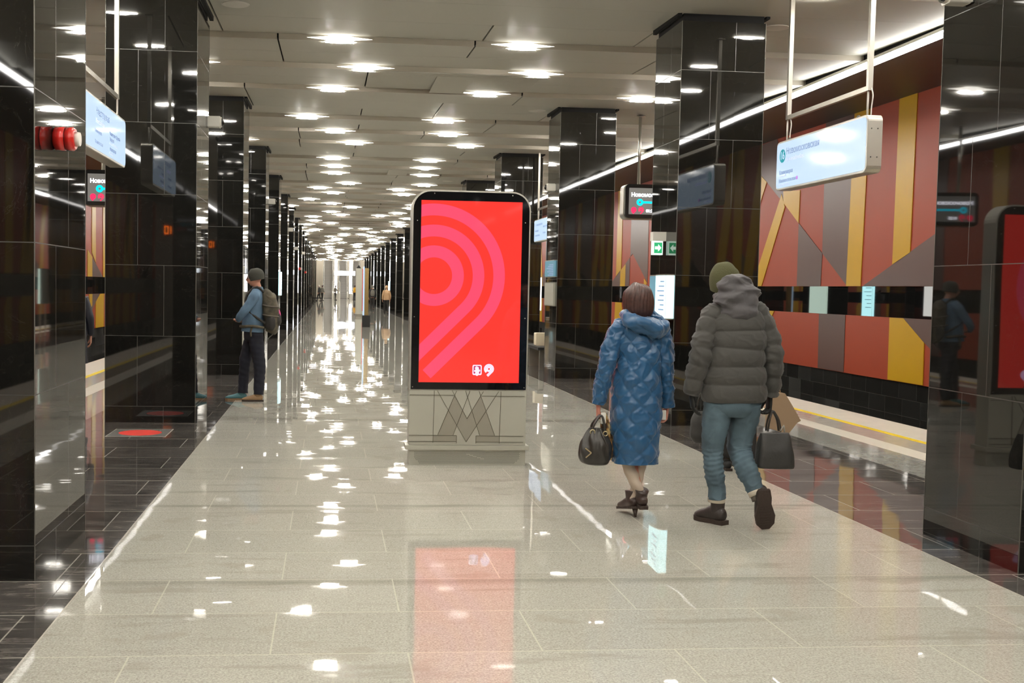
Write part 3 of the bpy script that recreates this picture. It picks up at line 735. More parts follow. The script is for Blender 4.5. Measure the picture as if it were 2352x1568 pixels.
# ------------------------------------------------------------------ hanging light-box signs
def hanging_sign(side, yn, yf, label, full=True, xs=None):
    s = 1 if side == 'right' else -1
    t = thing('hanging_sign', (0, 0, 0), label, 'sign', 'light-box signs hanging beside the pillars')
    xf = xs if xs is not None else (4.90 if s == 1 else -2.15)        # face towards the hall
    z0, z1 = (2.735, 3.265) if s == 1 else (2.80, 3.30)
    xa, xb = xf+s*0.012, xf+s*0.15
    ol = rrect(yn, yf, z0, z1, 0.06)
    MB().prism(ol, 'x', min(xa, xb), max(xa, xb)).build('case', 'alu', t)
    for c_ in t.children: pass
    mb = MB(); mb.prism(rrect(yn+0.004, yf-0.004, z0+0.004, z1-0.004, 0.057), 'x', min(xf+s*0.006, xa), max(xf+s*0.006, xa)); mb.build('face_rim', 'white_paint', t)
    fc = MB().prism(rrect(yn+0.022, yf-0.022, z0+0.022, z1-0.022, 0.045), 'x', min(xf, xf+s*0.006), max(xf, xf+s*0.006)).build('lit_face', 'sign_white', t)
    mb = MB()
    for yy in (yn+0.25, yf-0.25): mb.sphere((xf+s*0.04, yy, z1+0.01), 0.018, n=10)
    if full:
        for dz in (0.14, 0.40):
            for dx in (0.045, 0.105): mb.sphere((xf+s*dx, yn-0.001, z0+dz), 0.007, n=8)
    mb.build('bolt', 'alu_dark', t)
    xc = xf+s*0.07
    yp = (yn+0.12, yf-0.13)
    mb = MB()
    zb = (3.70, 3.58) if s == 1 else (3.60, 3.60)
    zbar = 3.50
    for yy in yp:
        f_ = MB().box(xc-0.022, xc+0.022, yy-0.022, yy+0.022, zbar, 4.87).build('pole', 'steel', t)
        MB().box(xc-0.05, xc+0.05, yy-0.05, yy+0.05, 4.845, 4.855).build('ceiling_plate', 'steel', t)
    MB().box(xc-0.018, xc+0.018, yp[0]+0.022, yp[1]-0.022, zbar, zbar+0.045).build('cross_bar', 'steel', t)
    for yy in yp:
        MB().cyl((xc, yy+0.02, z1), (xc, yy+0.02, zbar), 0.009, n=10).build('rod', 'white_paint', t)
        MB().tube([(xc+0.01, yy-0.02, zbar+0.02), (xc+0.015, yy-0.045, zbar-0.05), (xc+0.01, yy-0.035, z1+0.08), (xc, yy-0.05, z1)], 0.006, 6).build('cable', 'offwhite', t)
    # writing on the face, seen from the hall
    rot = (PI/2, 0, -PI/2) if s == 1 else (PI/2, 0, PI/2)
    xt = xf-s*0.002
    def put(body, d, z, size, mat, bold=0.0, sx=1.0):
        y = (yf-d) if s == 1 else (yn+d)
        text(body, size, mat, fc, (xt, y, z), rot, bold=bold, sx=sx)
    L = yf-yn
    if s == 1 and full:
        yc = yf-0.175
        MB().cyl((xf, yc, z1-0.165), (xf-0.003, yc, z1-0.165), 0.072, n=28, smooth=False).build('line_badge', 'sign_teal', fc)
        put('16', 0.115, z1-0.165, 0.12, 'sign_white', 0.002)
        for c_ in fc.children:
            if c_.name.startswith('lettering'): c_.location.x = xf-0.005
        put('Новомосковская', 0.27, z1-0.13, 0.098, 'sign_text', 0.001, 0.98)
        put('Novomoskovskaya', 0.27, z1-0.215, 0.066, 'sign_text_pale', 0.001, 0.9)
        put('Коммунарка', 0.10, z1-0.345, 0.06, 'sign_text', 0.001, 0.95)
        put('Kommunarka', 0.10, z1-0.385, 0.035, 'sign_text_pale')
        put('Новомосковская', 0.10, z1-0.435, 0.052, 'sign_text', 0.001)
        MB().cyl((xf, yf-0.56, z1-0.435), (xf-0.003, yf-0.56, z1-0.435), 0.02, n=16, smooth=False).build('line_badge', 'sign_violet', fc)
        put('Novomoskovskaya', 0.10, z1-0.475, 0.035, 'sign_text_pale')
    elif full:
        put('Новаторская', 0.50, z1-0.13, 0.098, 'sign_text', 0.001, 0.98)
        put('Novatorskaya', 0.50, z1-0.215, 0.066, 'sign_text_pale', 0.001)
        put('Коммунарка', 0.45, z1-0.31, 0.05, 'sign_text'); put('Корниловская', 0.45, z1-0.41, 0.05, 'sign_text')
        put('Университет Дружбы', 1.12, z1-0.25, 0.05, 'sign_text', 0.001); put('Народов', 1.12, z1-0.305, 0.05, 'sign_text', 0.001)
        put('Universitet Druzhby Narodov', 1.12, z1-0.345, 0.032, 'sign_text_pale')
        put('Новаторская', 1.12, z1-0.40, 0.05, 'sign_text', 0.001); put('Novatorskaya', 1.12, z1-0.44, 0.032, 'sign_text_pale')
    else:
        put('16  Новомосковская', 0.15, z1-0.13, 0.09, 'sign_text'); put('Коммунарка', 0.15, z1-0.27, 0.07, 'sign_text'); put('Новомосковская', 0.15, z1-0.38, 0.07, 'sign_text')
        put('Выход в город', 1.1, z1-0.2, 0.07, 'sign_text'); put('Потапово', 1.1, z1-0.35, 0.07, 'sign_text')
    return t
hanging_sign('right', 9.68, 11.72, 'large lit white station sign hanging from two poles in front of the orange wall')
hanging_sign('left', 9.82, 11.80, 'lit white station sign hanging at the left, its near end behind the pillar')
hanging_sign('right', 24.3, 26.0, 'smaller lit station sign just right of the red-screen kiosk', False)

def monitor(side):
    xa, xb = (5.48, 6.82) if side == 'right' else (-4.38, -3.04)
    lab = 'black train-times display on a pole right of the hall, before the orange wall' if side == 'right' else 'train-times display seen in the gap between the two left pillars'
    t = thing('train_display', (xa, 20.0, 0), lab, 'display', 'train-times displays over the platforms')
    W_ = xb-xa
    MB().prism(rrect(0, W_, 2.97, 3.60, 0.08), 'y', 0.0, 0.07).build('bezel', 'black_gloss', t)
    MB().prism(rrect(-0.02, W_+0.02, 2.955, 3.60, 0.09), 'y', 0.072, 0.30).build('case', 'steel', t)
    sc_ = MB().box(0.07, W_-0.07, -0.004, 0.0, 3.04, 3.53).build('screen', 'lcd_grey', t)
    MB().cyl((0.30, 0.18, 3.6), (0.30, 0.18, 4.90), 0.03, n=14).build('pole', 'steel', t)
    MB().cyl((0.30, 0.18, 4.865), (0.30, 0.18, 4.88), 0.09, n=18).build('ceiling_plate', 'steel', t)
    R = (PI/2, 0, 0)
    text('Новомосковская', 0.10, 'lcd_white', sc_, (0.11, -0.006, 3.40), R, bold=0.003)
    mb = MB()
    cx, cz = 0.28, 3.265
    for i in range(32):
        t0, t1 = 2*PI*i/32, 2*PI*(i+1)/32
        mb.add([(cx+r*math.cos(a), -0.006, cz+r*math.sin(a)) for r, a in ((0.022, t0), (0.065, t0), (0.065, t1), (0.022, t1))], [(0,1,2,3)])
    mb.box(cx+0.06, W_-0.2, -0.006, -0.005, cz-0.02, cz+0.02)
    mb.build('route_line', 'lcd_cyan', sc_)
    mb = MB()
    ring_emblem(mb, 0.165, 3.125, [(0.0, 0.052, 225)], 0.062, 0, -0.006)
    ring_emblem(mb, 0.305, 3.125, [(0.0, 0.026, 'full'), (0.034, 0.054, 225)], 0.062, 0, -0.006)
    mb.build('emblem', 'lcd_red', sc_)
    text('01:25', 0.075, 'lcd_white', sc_, (0.40, -0.006, 3.105), R, bold=0.003)
    return t
monitor('right'); monitor('left')

# ------------------------------------------------------------------ things fixed to pillars
def beacon(x, y, z, lab, s=1):
    t = thing('alarm_beacon', (x, y, z), lab, 'beacon', 'red alarm beacons on the pillars')
    mb = MB(); mb.cyl((s*0.001, 0, 0), (s*0.010, 0, 0), 0.058, 0.066, n=28); mb.cyl((s*0.010, 0, 0), (s*0.062, 0, 0), 0.066, n=28)
    mb.cyl((s*0.068, 0, 0), (s*0.108, 0, 0), 0.066, n=28); mb.cyl((s*0.108, 0, 0), (s*0.118, 0, 0), 0.066, 0.056, n=28)
    mb.build('housing', 'beacon_red', t)
    MB().cyl((s*0.062, 0, 0), (s*0.068, 0, 0), 0.060, n=28).build('joint', 'beacon_dark', t)
    MB().cyl((s*0.118, 0, 0), (s*0.142, 0, 0), 0.042, 0.038, n=22).build('lens', 'offwhite', t)
beacon(-1.547, 6.33, 2.40, 'red alarm beacon with a pale lens on the nearest left pillar')
for x, y, s, k in ((-1.518, F0+PITCH*7+0.5, 1, 7), (-1.518, F0+PITCH*9+0.5, 1, 9), (4.11, F0+PITCH*3+0.6, -1, 3), (4.11, F0+PITCH*6+0.5, -1, 6)):
    beacon(x, y, 2.42, f'small red beacon on the {ORD[k]} {"left" if s == 1 else "right"} pillar', s)

def camera_unit(x, y, z, s, lab):
    t = thing('security_camera', (x, y, z), lab, 'camera', 'white security cameras on the pillars')
    MB().box(min(0, s*0.012), max(0, s*0.012), -0.05, 0.05, -0.06, 0.06).build('bracket', 'white_paint', t)
    MB().prism(rrect(-0.055, 0.055, -0.07, 0.07, 0.02), 'x', min(s*0.012, s*0.15), max(s*0.012, s*0.15)).build('housing', 'white_paint', t)
    MB().sphere((s*0.15, 0, 0.0), 0.055, n=18).build('dome', 'black_gloss', t)
    mb = MB(); mb.cyl((s*0.150, 0, 0.0), (s*0.172, 0, 0.0), 0.066, 0.062, n=22, cap=False); mb.build('dome_ring', 'white_paint', t)
for k, side, dy, z in ((1, 'l', 1.08, 3.60), (3, 'l', 1.0, 3.66), (5, 'l', 0.9, 3.66), (6, 'l', 0.9, 3.2), (8, 'l', 0.8, 3.4), (0, 'r', 0.75, 3.52), (2, 'r', 0.36, 3.48), (4, 'r', 0.5, 3.5), (5, 'r', 0.5, 3.2), (7, 'r', 0.5, 3.3)):
    x = -1.518 if side == 'l' else (4.015 if k == 0 else 4.11)
    camera_unit(x, F0+PITCH*k+dy, z, 1 if side == 'l' else -1, f'white security camera on the {ORD[k]} {"left" if side == "l" else "right"} pillar')

# exit sign blade on the second right pillar
t = thing('exit_sign', (4.11, 13.15, 0), 'small green exit sign with a white arrow on the second right pillar', 'sign')
MB().box(-0.165, 0.0, -0.07, 0.05, 2.225, 2.335).build('bracket', 'white_paint', t)
bx = MB().box(-0.155, -0.035, -0.055, 0.035, 2.055, 2.223).build('light_box', 'exit_white', t)
MB().box(-0.145, -0.045, -0.058, -0.0555, 2.075, 2.205).build('panel', 'exit_green', t)
MB().prism([(-0.135, 2.122), (-0.095, 2.122), (-0.095, 2.095), (-0.055, 2.14), (-0.095, 2.185), (-0.095, 2.158), (-0.135, 2.158)], 'y', -0.0605, -0.0585).build('arrow', 'exit_white', t)

def info_screen(x, y0, y1, z0, z1, s, lab, mat='screen_cyan', cat='screen', lines=True, name='info_screen', d=0.05):
    t = thing(name, (x, y0, 0), lab, cat)
    a, b = sorted((0, s*d)); MB().box(a, b, 0, y1-y0, z0-0.015, z1+0.015).build('case', 'steel', t)
    a, b = sorted((s*d, s*(d+0.004))); f_ = MB().box(a, b, 0.012, y1-y0-0.012, z0, z1).build('lit_panel', mat, t)
    # narrow lit end of the box, seen from along the hall
    MB().box(min(0, s*d), max(0, s*d), -0.004, 0.0, z0, z1).build('lit_edge', mat, t)
    if lines:
        mb = MB(); a, b = sorted((s*(d+0.004), s*(d+0.006)))
        for i in range(7): mb.box(a, b, 0.06, (y1-y0)*(0.5+0.35*((i*37) % 5)/5), z1-0.08-i*(z1-z0)*0.11, z1-0.065-i*(z1-z0)*0.11)
        mb.build('printed_lines', 'sign_text', f_)
    return t
info_screen(4.11, 12.72, 13.14, 1.285, 1.80, -1, 'narrow bright cyan information screen on the second right pillar', d=0.10)
info_screen(4.11, 13.16, 13.68, 1.20, 1.80, -1, 'dim teal glowing panel in place of the sheen beside the bright screen on the second right pillar', 'screen_teal', lines=False, name='teal_sheen_panel', d=0.012)  # teal reflection in the polished pillar face, built as a glowing panel
info_screen(4.11, 19.60, 20.44, 1.32, 1.73, -1, 'grey notice board on the third right pillar, left of the big black face', 'kiosk_light', 'notice board', False, 'notice_board', 0.03)
info_screen(4.11, 19.60, 20.44, 1.85, 2.14, -1, 'blue-lit screen above the grey notice board on the third right pillar', 'screen_teal', 'screen', True, 'wall_screen', 0.03)
info_screen(-1.518, F0+PITCH*4+0.3, F0+PITCH*4+0.9, 1.3, 2.0, 1, 'pale cyan screen on the fifth left pillar', 'screen_cyan', d=0.06)
info_screen(4.11, F0+PITCH*10+0.3, F0+PITCH*10+0.9, 1.3, 2.0, -1, 'tiny cyan screen far down the right pillar row', 'screen_cyan', d=0.08)
# boards on the track side of the right pillars, mirrored in the dark glass band
info_screen(5.18, 32.15, 33.35, 0.95, 1.95, 1, 'pale green line map beside the fifth right pillar, mirrored in the dark glass band', 'map_pale', 'map', False, 'line_map', 0.03)
tag(MB().box(5.185, 5.215, 32.3, 32.36, 0.0, 0.93).box(5.185, 5.215, 32.8, 32.86, 0.0, 0.93).build('map_stand', 'steel'), 'steel posts carrying the pale green line map', 'stand')
info_screen(5.135, 26.25, 26.75, 1.1, 1.9, 1, 'white board on the track side of the fourth right pillar, mirrored in the glass band', 'map_white', 'board', False, 'notice_board', 0.03)
info_screen(5.135, 29.35, 29.95, 1.0, 2.0, 1, 'tall cyan screen on a stand behind the fourth right pillar, mirrored in the glass band', 'screen_cyan_far', 'screen', True, 'platform_screen', 0.06)
MB().box(5.14, 5.18, 29.62, 29.68, 0.0, 0.985).build('stand_foot', 'steel')
bpy.data.objects['stand_foot'].name = 'screen_stand'
tag(bpy.data.objects['screen_stand'], 'thin steel post carrying the cyan platform screen', 'post')

# floor sticker
t = thing('floor_sticker', (-1.99, 11.80, 0), 'square floor sticker with a red disc before the second left pillar', 'sticker')
MB().box(-0.31, 0.31, -0.31, 0.31, 0.0, 0.0012).build('border', 'plat_warm', t)
MB().box(-0.298, 0.298, -0.298, 0.298, 0.0012, 0.0018).build('field', 'sticker_grey', t)
MB().cyl((0, 0, 0.0018), (0, 0, 0.0028), 0.225, n=48, smooth=False).build('disc', 'sticker_red', t)

# bench behind the third right pillar
t = thing('bench', (4.15, 21.3, 0), 'low bench with a black seat behind the third right pillar', 'bench')
MB().box(0.0, 0.45, 0.0, 1.5, 0.40, 0.46).build('seat', 'black_matte', t)
for y in (0.15, 1.3): MB().box(0.06, 0.40, y, y+0.05, 0.0, 0.40).build('leg', 'steel', t)
tag(MB().prism(rrect(0, 0.3, 0, 0.26, 0.02), 'y', 0.0, 0.25).build('storage_box', 'cream_box', None, (4.22, 21.9, 0.46)), 'small cream box standing on the black bench', 'box')
# orange train clock over the left track, behind the viewer: mirrored in the left pillars
t = thing('train_clock', (-5.6, -12.0, 0), 'train clock with orange digits, mirrored in the second left pillar', 'clock')
pmat('digit_orange', (0.5, 0.1, 0.0), rough=0.4, emit=(1.0, 0.18, 0.01), es=5.0)
MB().box(0.0, 0.9, -0.12, 0.0, 3.2, 3.6).build('case', 'black_matte', t)
MB().cyl((0.45, -0.06, 3.6), (0.45, -0.06, 4.9), 0.03, n=10).build('pole', 'steel', t)
def digit(ch, x, mb):
    seg = {'0': 'abcdef', '1': 'bc', '3': 'abgcd', '5': 'afgcd', '2': 'abged', '4': 'fgbc'}[ch]
    h, w_, q = 0.26, 0.13, 0.022; z0 = 3.27
    R = dict(a=(0, w_, h-q, h), d=(0, w_, 0, q), g=(0, w_, h/2-q/2, h/2+q/2), b=(w_-q, w_, h/2, h), c=(w_-q, w_, 0, h/2), f=(0, q, h/2, h), e=(0, q, 0, h/2))
    for k_ in seg:
        a, b, c_, d = R[k_]; mb.box(x-b, x-a, 0.0, 0.004, z0+c_, z0+d)
mb = MB()
for i, ch in enumerate('0310'[::1]): digit(ch, 0.84-i*0.20-(0.04 if i > 1 else 0), mb)
mb.build('digits', 'digit_orange', t)
# ------------------------------------------------------------------ far end of the hall
def far_kiosk():
    t = thing('advertising_kiosk', (1.42, 58.2, 0), 'second grey kiosk far down the hall with a small black finial', 'kiosk')
    MB().box(-0.03, 0.40, -0.03, 0.55, 0.143, 0.182).build('ledge', 'kiosk_light', t)
    MB().box(0.0, 0.37, 0.0, 0.52, 0.0, 0.143).build('plinth', 'kiosk_dark', t)
    MB().box(0.0, 0.37, 0.0, 0.52, 0.183, 2.58).build('body', 'kiosk_light', t)
    MB().box(0.335, 0.372, -0.006, 0.0, 0.3, 2.56).build('red_edge', 'sticker_red', t)
    MB().cyl((0.15, 0.26, 2.58), (0.15, 0.26, 2.75), 0.13, 0.02, n=12).build('finial', 'black_matte', t)
far_kiosk()
t = thing('sign_pylon', (1.325, 43.3, 0), 'narrow bronze pylon on a black base in the middle of the hall', 'pylon')
MB().box(0.0, 0.315, 0.0, 0.32, 0.0, 0.465).build('base', 'black_matte', t)
MB().box(0.085, 0.24, 0.06, 0.26, 0.465, 2.34).build('panel', 'bronze', t)
MB().box(0.02, 0.075, 0.06, 0.26, 0.467, 2.40).build('lit_edge', 'sign_white', t)

def escalator(x, w_, lab):
    t = thing('escalator', (x, 138.6, 0), lab, 'escalator', 'escalators at the far end')
    mb = MB(); n = 26
    for i in range(n):
        mb.box(0, w_, 0.4*i, 0.4*i+0.4, 0.2*i, 0.2*i+0.05, 0); mb.box(0, w_, 0.4*i, 0.4*i+0.03, 0.2*i-0.13, 0.2*i, 1)
    mb.build('steps', ['esc_step', 'esc_riser'], t)
    for dx in (-0.14, w_+0.02):
        p = [(-0.6, 0.0), (0.2, 0.0), (10.4, 5.1), (10.4, 6.1), (0.0, 0.98), (-0.6, 0.98)]
        MB().prism(p, 'x', dx, dx+0.12).build('balustrade', 'steel', t)
        MB().bar((dx+0.06, -0.6, 1.0), (dx+0.06, 0.05, 1.0), 0.09).bar((dx+0.06, 0.0, 1.0), (dx+0.06, 10.4, 6.15), 0.09).build('handrail', 'black_matte', t)
escalator(-0.64, 1.05, 'left escalator rising at the far end of the hall')
escalator(1.37, 0.85, 'middle escalator at the far end under the bright board')
escalator(3.05, 0.9, 'right escalator at the far end, partly behind the grey kiosk')
for x, w in ((0.83, 'left'), (2.67, 'right')):
    t = thing('light_pylon', (x, 137.2, 0), f'{w} of the two glaring light columns between the far escalators', 'light column', 'light columns between the escalators')
    MB().box(-0.2, 0.2, 0, 0.3, 0, 0.7).build('base', 'alu', t)
    for z0, z1 in ((0.72, 1.75), (1.8, 2.9), (3.5, 4.85)): MB().cyl((0, 0.15, z0), (0, 0.15, z1), 0.17, n=14).build('glow_tube', 'pylon_glow', t)
t = thing('overhead_board', (1.9, 136.9, 0), 'bright white board between the two far light columns', 'sign')
MB().box(-1.3, 1.35, 0, 0.2, 2.95, 3.55).build('case', 'alu', t)
MB().box(-1.27, 1.32, -0.01, 0.0, 2.98, 3.52).build('lit_face', 'board_glow', t)
for x in (-1.0, 1.05): MB().cyl((x, 0.1, 3.55), (x, 0.1, 4.86), 0.03, n=8).build('rod', 'steel', t)
t = thing('information_booth', (0.35, 131.0, 0), 'glass booth with a pale frame in front of the far left light column', 'booth')
for x in (0, 0.9): MB().box(x, x+0.08, 0, 0.08, 0, 2.25).build('post', 'white_paint', t)
MB().box(0, 0.98, 0, 0.08, 2.17, 2.25).build('header', 'white_paint', t)
MB().box(0.08, 0.9, 0.0, 0.08, 0.0, 0.75).build('lower_panel', 'steel', t)
t = thing('barrier', (2.45, 131.0, 0), 'low steel barrier in front of the far right light column', 'barrier')
for x in (0.0, 0.45, 0.9): MB().box(x, x+0.05, 0, 0.05, 0, 0.9).build('post', 'black_matte', t)
MB().box(0, 0.95, 0, 0.05, 0.86, 0.94).build('rail', 'steel', t)

# unseen glowing panels added over the escalator shaft to brighten the far end
pmat('added_shaft_glow', (1, 1, 1), rough=0.5, emit=(1.0, 0.96, 0.9), es=14.0)
for i, y in enumerate((140.6, 144.6, 148.6)):
    t = thing('added_shaft_light', (1.3, y, 8.9), ('nearest', 'middle', 'farthest')[i] + ' of the unseen light panels added high above the far escalators', 'light panel', 'added light panels over the escalators')
    MB().box(-3.2, 3.2, -0.35, 0.35, 0.0, 0.08).build('housing', 'alu', t)
    MB().box(-3.1, 3.1, -0.3, 0.3, -0.02, 0.0).build('diffuser', 'added_shaft_glow', t)
struct(MB().box(-3.0, 5.6, 139.3, 152.3, 9.0, 9.1).build('ceiling', 'far_wall'))
# ------------------------------------------------------------------ people
from mathutils import noise as mnoise
pmat('skin', (0.52, 0.25, 0.17), rough=0.55); pmat('skin_pink', (0.55, 0.22, 0.16), rough=0.55)
pmat('puffer_grey', (0.052, 0.050, 0.045), rough=0.72, bump=0.25, bscale=300, sheen=0.15)
pmat('hood_grey', (0.085, 0.080, 0.085), rough=0.7, bump=0.25, bscale=200, sheen=0.15)
pmat('beanie_green', (0.075, 0.075, 0.030), rough=0.9, bump=0.5, bscale=180)
pmat('beanie_dark', (0.055, 0.055, 0.045), rough=0.9, bump=0.5, bscale=180)
pmat('jeans', (0.08, 0.125, 0.155), rough=0.85, bump=0.3, bscale=350, vary=0.35, vscale=5)
pmat('jeans_dark', (0.010, 0.011, 0.020), rough=0.85, vary=0.3, vscale=6)
pmat('cuff', (0.5, 0.45, 0.36), rough=0.9); pmat('boot_leather', (0.028, 0.021, 0.018), rough=0.5, bump=0.2, bscale=120)
pmat('boot_sole', (0.035, 0.022, 0.016), rough=0.7, bump=0.3, bscale=60); pmat('boot_collar', (0.12, 0.105, 0.085), rough=0.9)
pmat('glove', (0.012, 0.012, 0.011), rough=0.7)
pmat('coat_blue', (0.012, 0.078, 0.185), rough=0.33, bump=0.12, bscale=35, sheen=0.2)
pmat('coat_lining', (0.012, 0.020, 0.055), rough=0.6)
pmat('hair_brown', (0.062, 0.028, 0.022), rough=0.42, vary=0.4, vscale=40)
pmat('trouser_beige', (0.46, 0.38, 0.30), rough=0.8, vary=0.08, vscale=7)
pmat('ankle_boot', (0.040, 0.024, 0.020), rough=0.4); pmat('bag_leather', (0.030, 0.027, 0.023), rough=0.30, bump=0.4, bscale=28)
pmat('bag_tote', (0.030, 0.029, 0.027), rough=0.6, bump=0.3, bscale=40); pmat('paper_brown', (0.36, 0.25, 0.155), rough=0.8)
pmat('gold', (0.6, 0.5, 0.3), rough=0.3, metal=0.7)
pmat('denim', (0.10, 0.17, 0.255), rough=0.85, bump=0.3, bscale=300, vary=0.2, vscale=8)
pmat('pack_olive', (0.085, 0.072, 0.048), rough=0.8, vary=0.55, vscale=11); pmat('pack_dark', (0.03, 0.027, 0.024), rough=0.8, bump=0.3, bscale=150)
pmat('pink_cord', (0.7, 0.08, 0.28), rough=0.6); pmat('shoe_tan', (0.26, 0.16, 0.08), rough=0.6); pmat('shoe_teal', (0.06, 0.17, 0.19), rough=0.6)
pmat('navy_coat', (0.012, 0.014, 0.024), rough=0.5); pmat('tan_coat', (0.56, 0.36, 0.20), rough=0.85); pmat('dark_cloth', (0.018, 0.017, 0.016), rough=0.8)
pmat('grey_cloth', (0.14, 0.13, 0.11), rough=0.85); pmat('yellow_coat', (0.75, 0.40, 0.03), rough=0.7); pmat('beige_coat', (0.50, 0.40, 0.29), rough=0.8)
pmat('pale_scarf', (0.62, 0.58, 0.5), rough=0.9)
def leopard():
    m = pmat('scarf_print', (0.3, 0.17, 0.05), rough=0.7); k = NB(m)
    v = k.nt.nodes.new('ShaderNodeTexVoronoi'); v.inputs['Scale'].default_value = 30; k.nt.links.new(k.tc.outputs['Object'], v.inputs['Vector'])
    c1 = k.ramp(v.outputs['Distance'], [(0.2, (0.50, 0.36, 0.15)), (0.45, (0.30, 0.15, 0.04)), (0.62, (0.06, 0.03, 0.012))])
    c2 = k.mix(k.m('GREATER_THAN', k.noise(None, 14, 2, 0.5), 0.56), c1, (0.60, 0.48, 0.26))
    k.out('Base Color', c2)
leopard()

def V3(*a): return Vector(a)
def remesh_parts(parts, voxel, smooth=6):
    mb = MB()
    for vs, fs in parts: mb.add(vs, fs)
    me = bpy.data.meshes.new('tmp'); me.from_pydata(mb.v, [], mb.f); me.update()
    o = bpy.data.objects.new('tmp', me); C.objects.link(o)
    r = o.modifiers.new('r', 'REMESH'); r.mode = 'VOXEL'; r.voxel_size = voxel
    s_ = o.modifiers.new('s', 'SMOOTH'); s_.iterations = smooth; s_.factor = 0.5
    dg = bpy.context.evaluated_depsgraph_get(); ev = o.evaluated_get(dg)
    m2 = bpy.data.meshes.new_from_object(ev)
    vs = [tuple(v.co) for v in m2.vertices]; fs = [tuple(p.vertices) for p in m2.polygons]
    bpy.data.objects.remove(o); bpy.data.meshes.remove(me); bpy.data.meshes.remove(m2)
    return vs, fs
def xf(vf, M):
    return [tuple(M @ Vector(v)) for v in vf[0]], vf[1]
def frame(origin, fwd, up):
    """matrix taking canonical +y to fwd, +z to up"""
    f = Vector(fwd).normalized(); u = Vector(up); u = (u-f*u.dot(f)).normalized(); s_ = f.cross(u)
    return Matrix(((s_.x, f.x, u.x, origin[0]), (s_.y, f.y, u.y, origin[1]), (s_.z, f.z, u.z, origin[2]), (0, 0, 0, 1)))

def hand_geo(side=1, curl=0.5, th=1.0, hold=False):
    """wrist at origin, fingers along -z, back of hand towards +x*side... thumb towards +y. Returns (verts, faces)."""
    mb = MB()
    vs, fs = loft([(0,0,0.01), (0,0,-0.025), (0,0.004,-0.06), (0,0.004,-0.092)], [(0.017*th,0.024*th), (0.015*th,0.033*th), (0.014*th,0.041*th), (0.012*th,0.038*th)], 16, 3)
    mb.add(vs, fs, 0, True)
    L = [0.062, 0.076, 0.082, 0.074]; ys = [-0.029, -0.010, 0.010, 0.030]
    for l, y in zip(L, ys):
        a = 0; p = V3(0, y, -0.088); pts = [tuple(p)]
        for seg in (0.45, 0.32, 0.23):
            a += curl*(0.9+0.25*y*20)
            p = p + V3(-side*math.sin(a), 0, -math.cos(a))*l*seg; pts.append(tuple(p))
        r = 0.0088*th
        vs, fs = loft(pts, [(r, r), (r*0.95, r*0.95), (r*0.88, r*0.88), (r*0.6, r*0.6)], 10, 3)
        mb.add(vs, fs, 0, True)
    pts = [(0, 0.026, -0.025), (-side*0.012, 0.052, -0.048), (-side*0.026, 0.056, -0.075), (-side*0.034, 0.047, -0.094)]
    r = 0.0105*th
    vs, fs = loft(pts, [(r*1.2, r*1.2), (r, r), (r*0.9, r*0.9), (r*0.6, r*0.6)], 10, 3)
    mb.add(vs, fs, 0, True)
    return mb.v, mb.f

def head_geo(c, h=0.23, turn=None):
    """head with face towards +y, centre c (eye height); returns parts to be fused"""
    x, y, z = c; k = h/0.23; P = []
    vs, fs = loft([(x, y-0.01*k, z+0.118*k), (x, y-0.012*k, z+0.105*k), (x, y-0.012*k, z+0.07*k), (x, y-0.006*k, z+0.02*k), (x, y+0.008*k, z-0.04*k), (x, y+0.028*k, z-0.085*k), (x, y+0.040*k, z-0.112*k)],
                  [(0.01, 0.012), (0.042*k, 0.05*k), (0.070*k, 0.088*k), (0.074*k, 0.095*k), (0.066*k, 0.082*k), (0.046*k, 0.055*k), (0.016*k, 0.02*k)], 24, 4)
    P.append((vs, fs))
    P.append(loft([(x, y+0.086*k, z+0.012*k), (x, y+0.104*k, z-0.018*k), (x, y+0.108*k, z-0.034*k), (x, y+0.082*k, z-0.042*k)], [(0.008*k, 0.010*k), (0.011*k, 0.012*k), (0.015*k, 0.010*k), (0.008*k, 0.006*k)], 12, 3))
    P.append(loft([(x-0.022*k, y+0.082*k, z-0.064*k), (x, y+0.090*k, z-0.063*k), (x+0.022*k, y+0.082*k, z-0.064*k)], [(0.004*k, 0.004*k), (0.008*k, 0.008*k), (0.004*k, 0.004*k)], 8, 3, ref=(0, 0, 1)))
    for s_ in (-1, 1):
        P.append(loft([(x+s_*0.071*k, y-0.012*k, z+0.022*k), (x+s_*0.080*k, y-0.014*k, z-0.004*k), (x+s_*0.070*k, y-0.006*k, z-0.032*k)], [(0.008*k, 0.016*k), (0.009*k, 0.017*k), (0.006*k, 0.010*k)], 10, 3))
    return P
def face_details(c, parent, h=0.23, brow=True):
    x, y, z = c; k = h/0.23
    mb = MB()
    for s_ in (-1, 1): mb.sphere((x+s_*0.030*k, y+0.076*k, z+0.002*k), 0.011*k, n=10)
    mb.build('eyes', 'offwhite', parent)
    mb = MB()
    for s_ in (-1, 1): mb.sphere((x+s_*0.030*k, y+0.084*k, z+0.002*k), 0.006*k, n=8)
    mb.build('pupils', 'black_matte', parent)

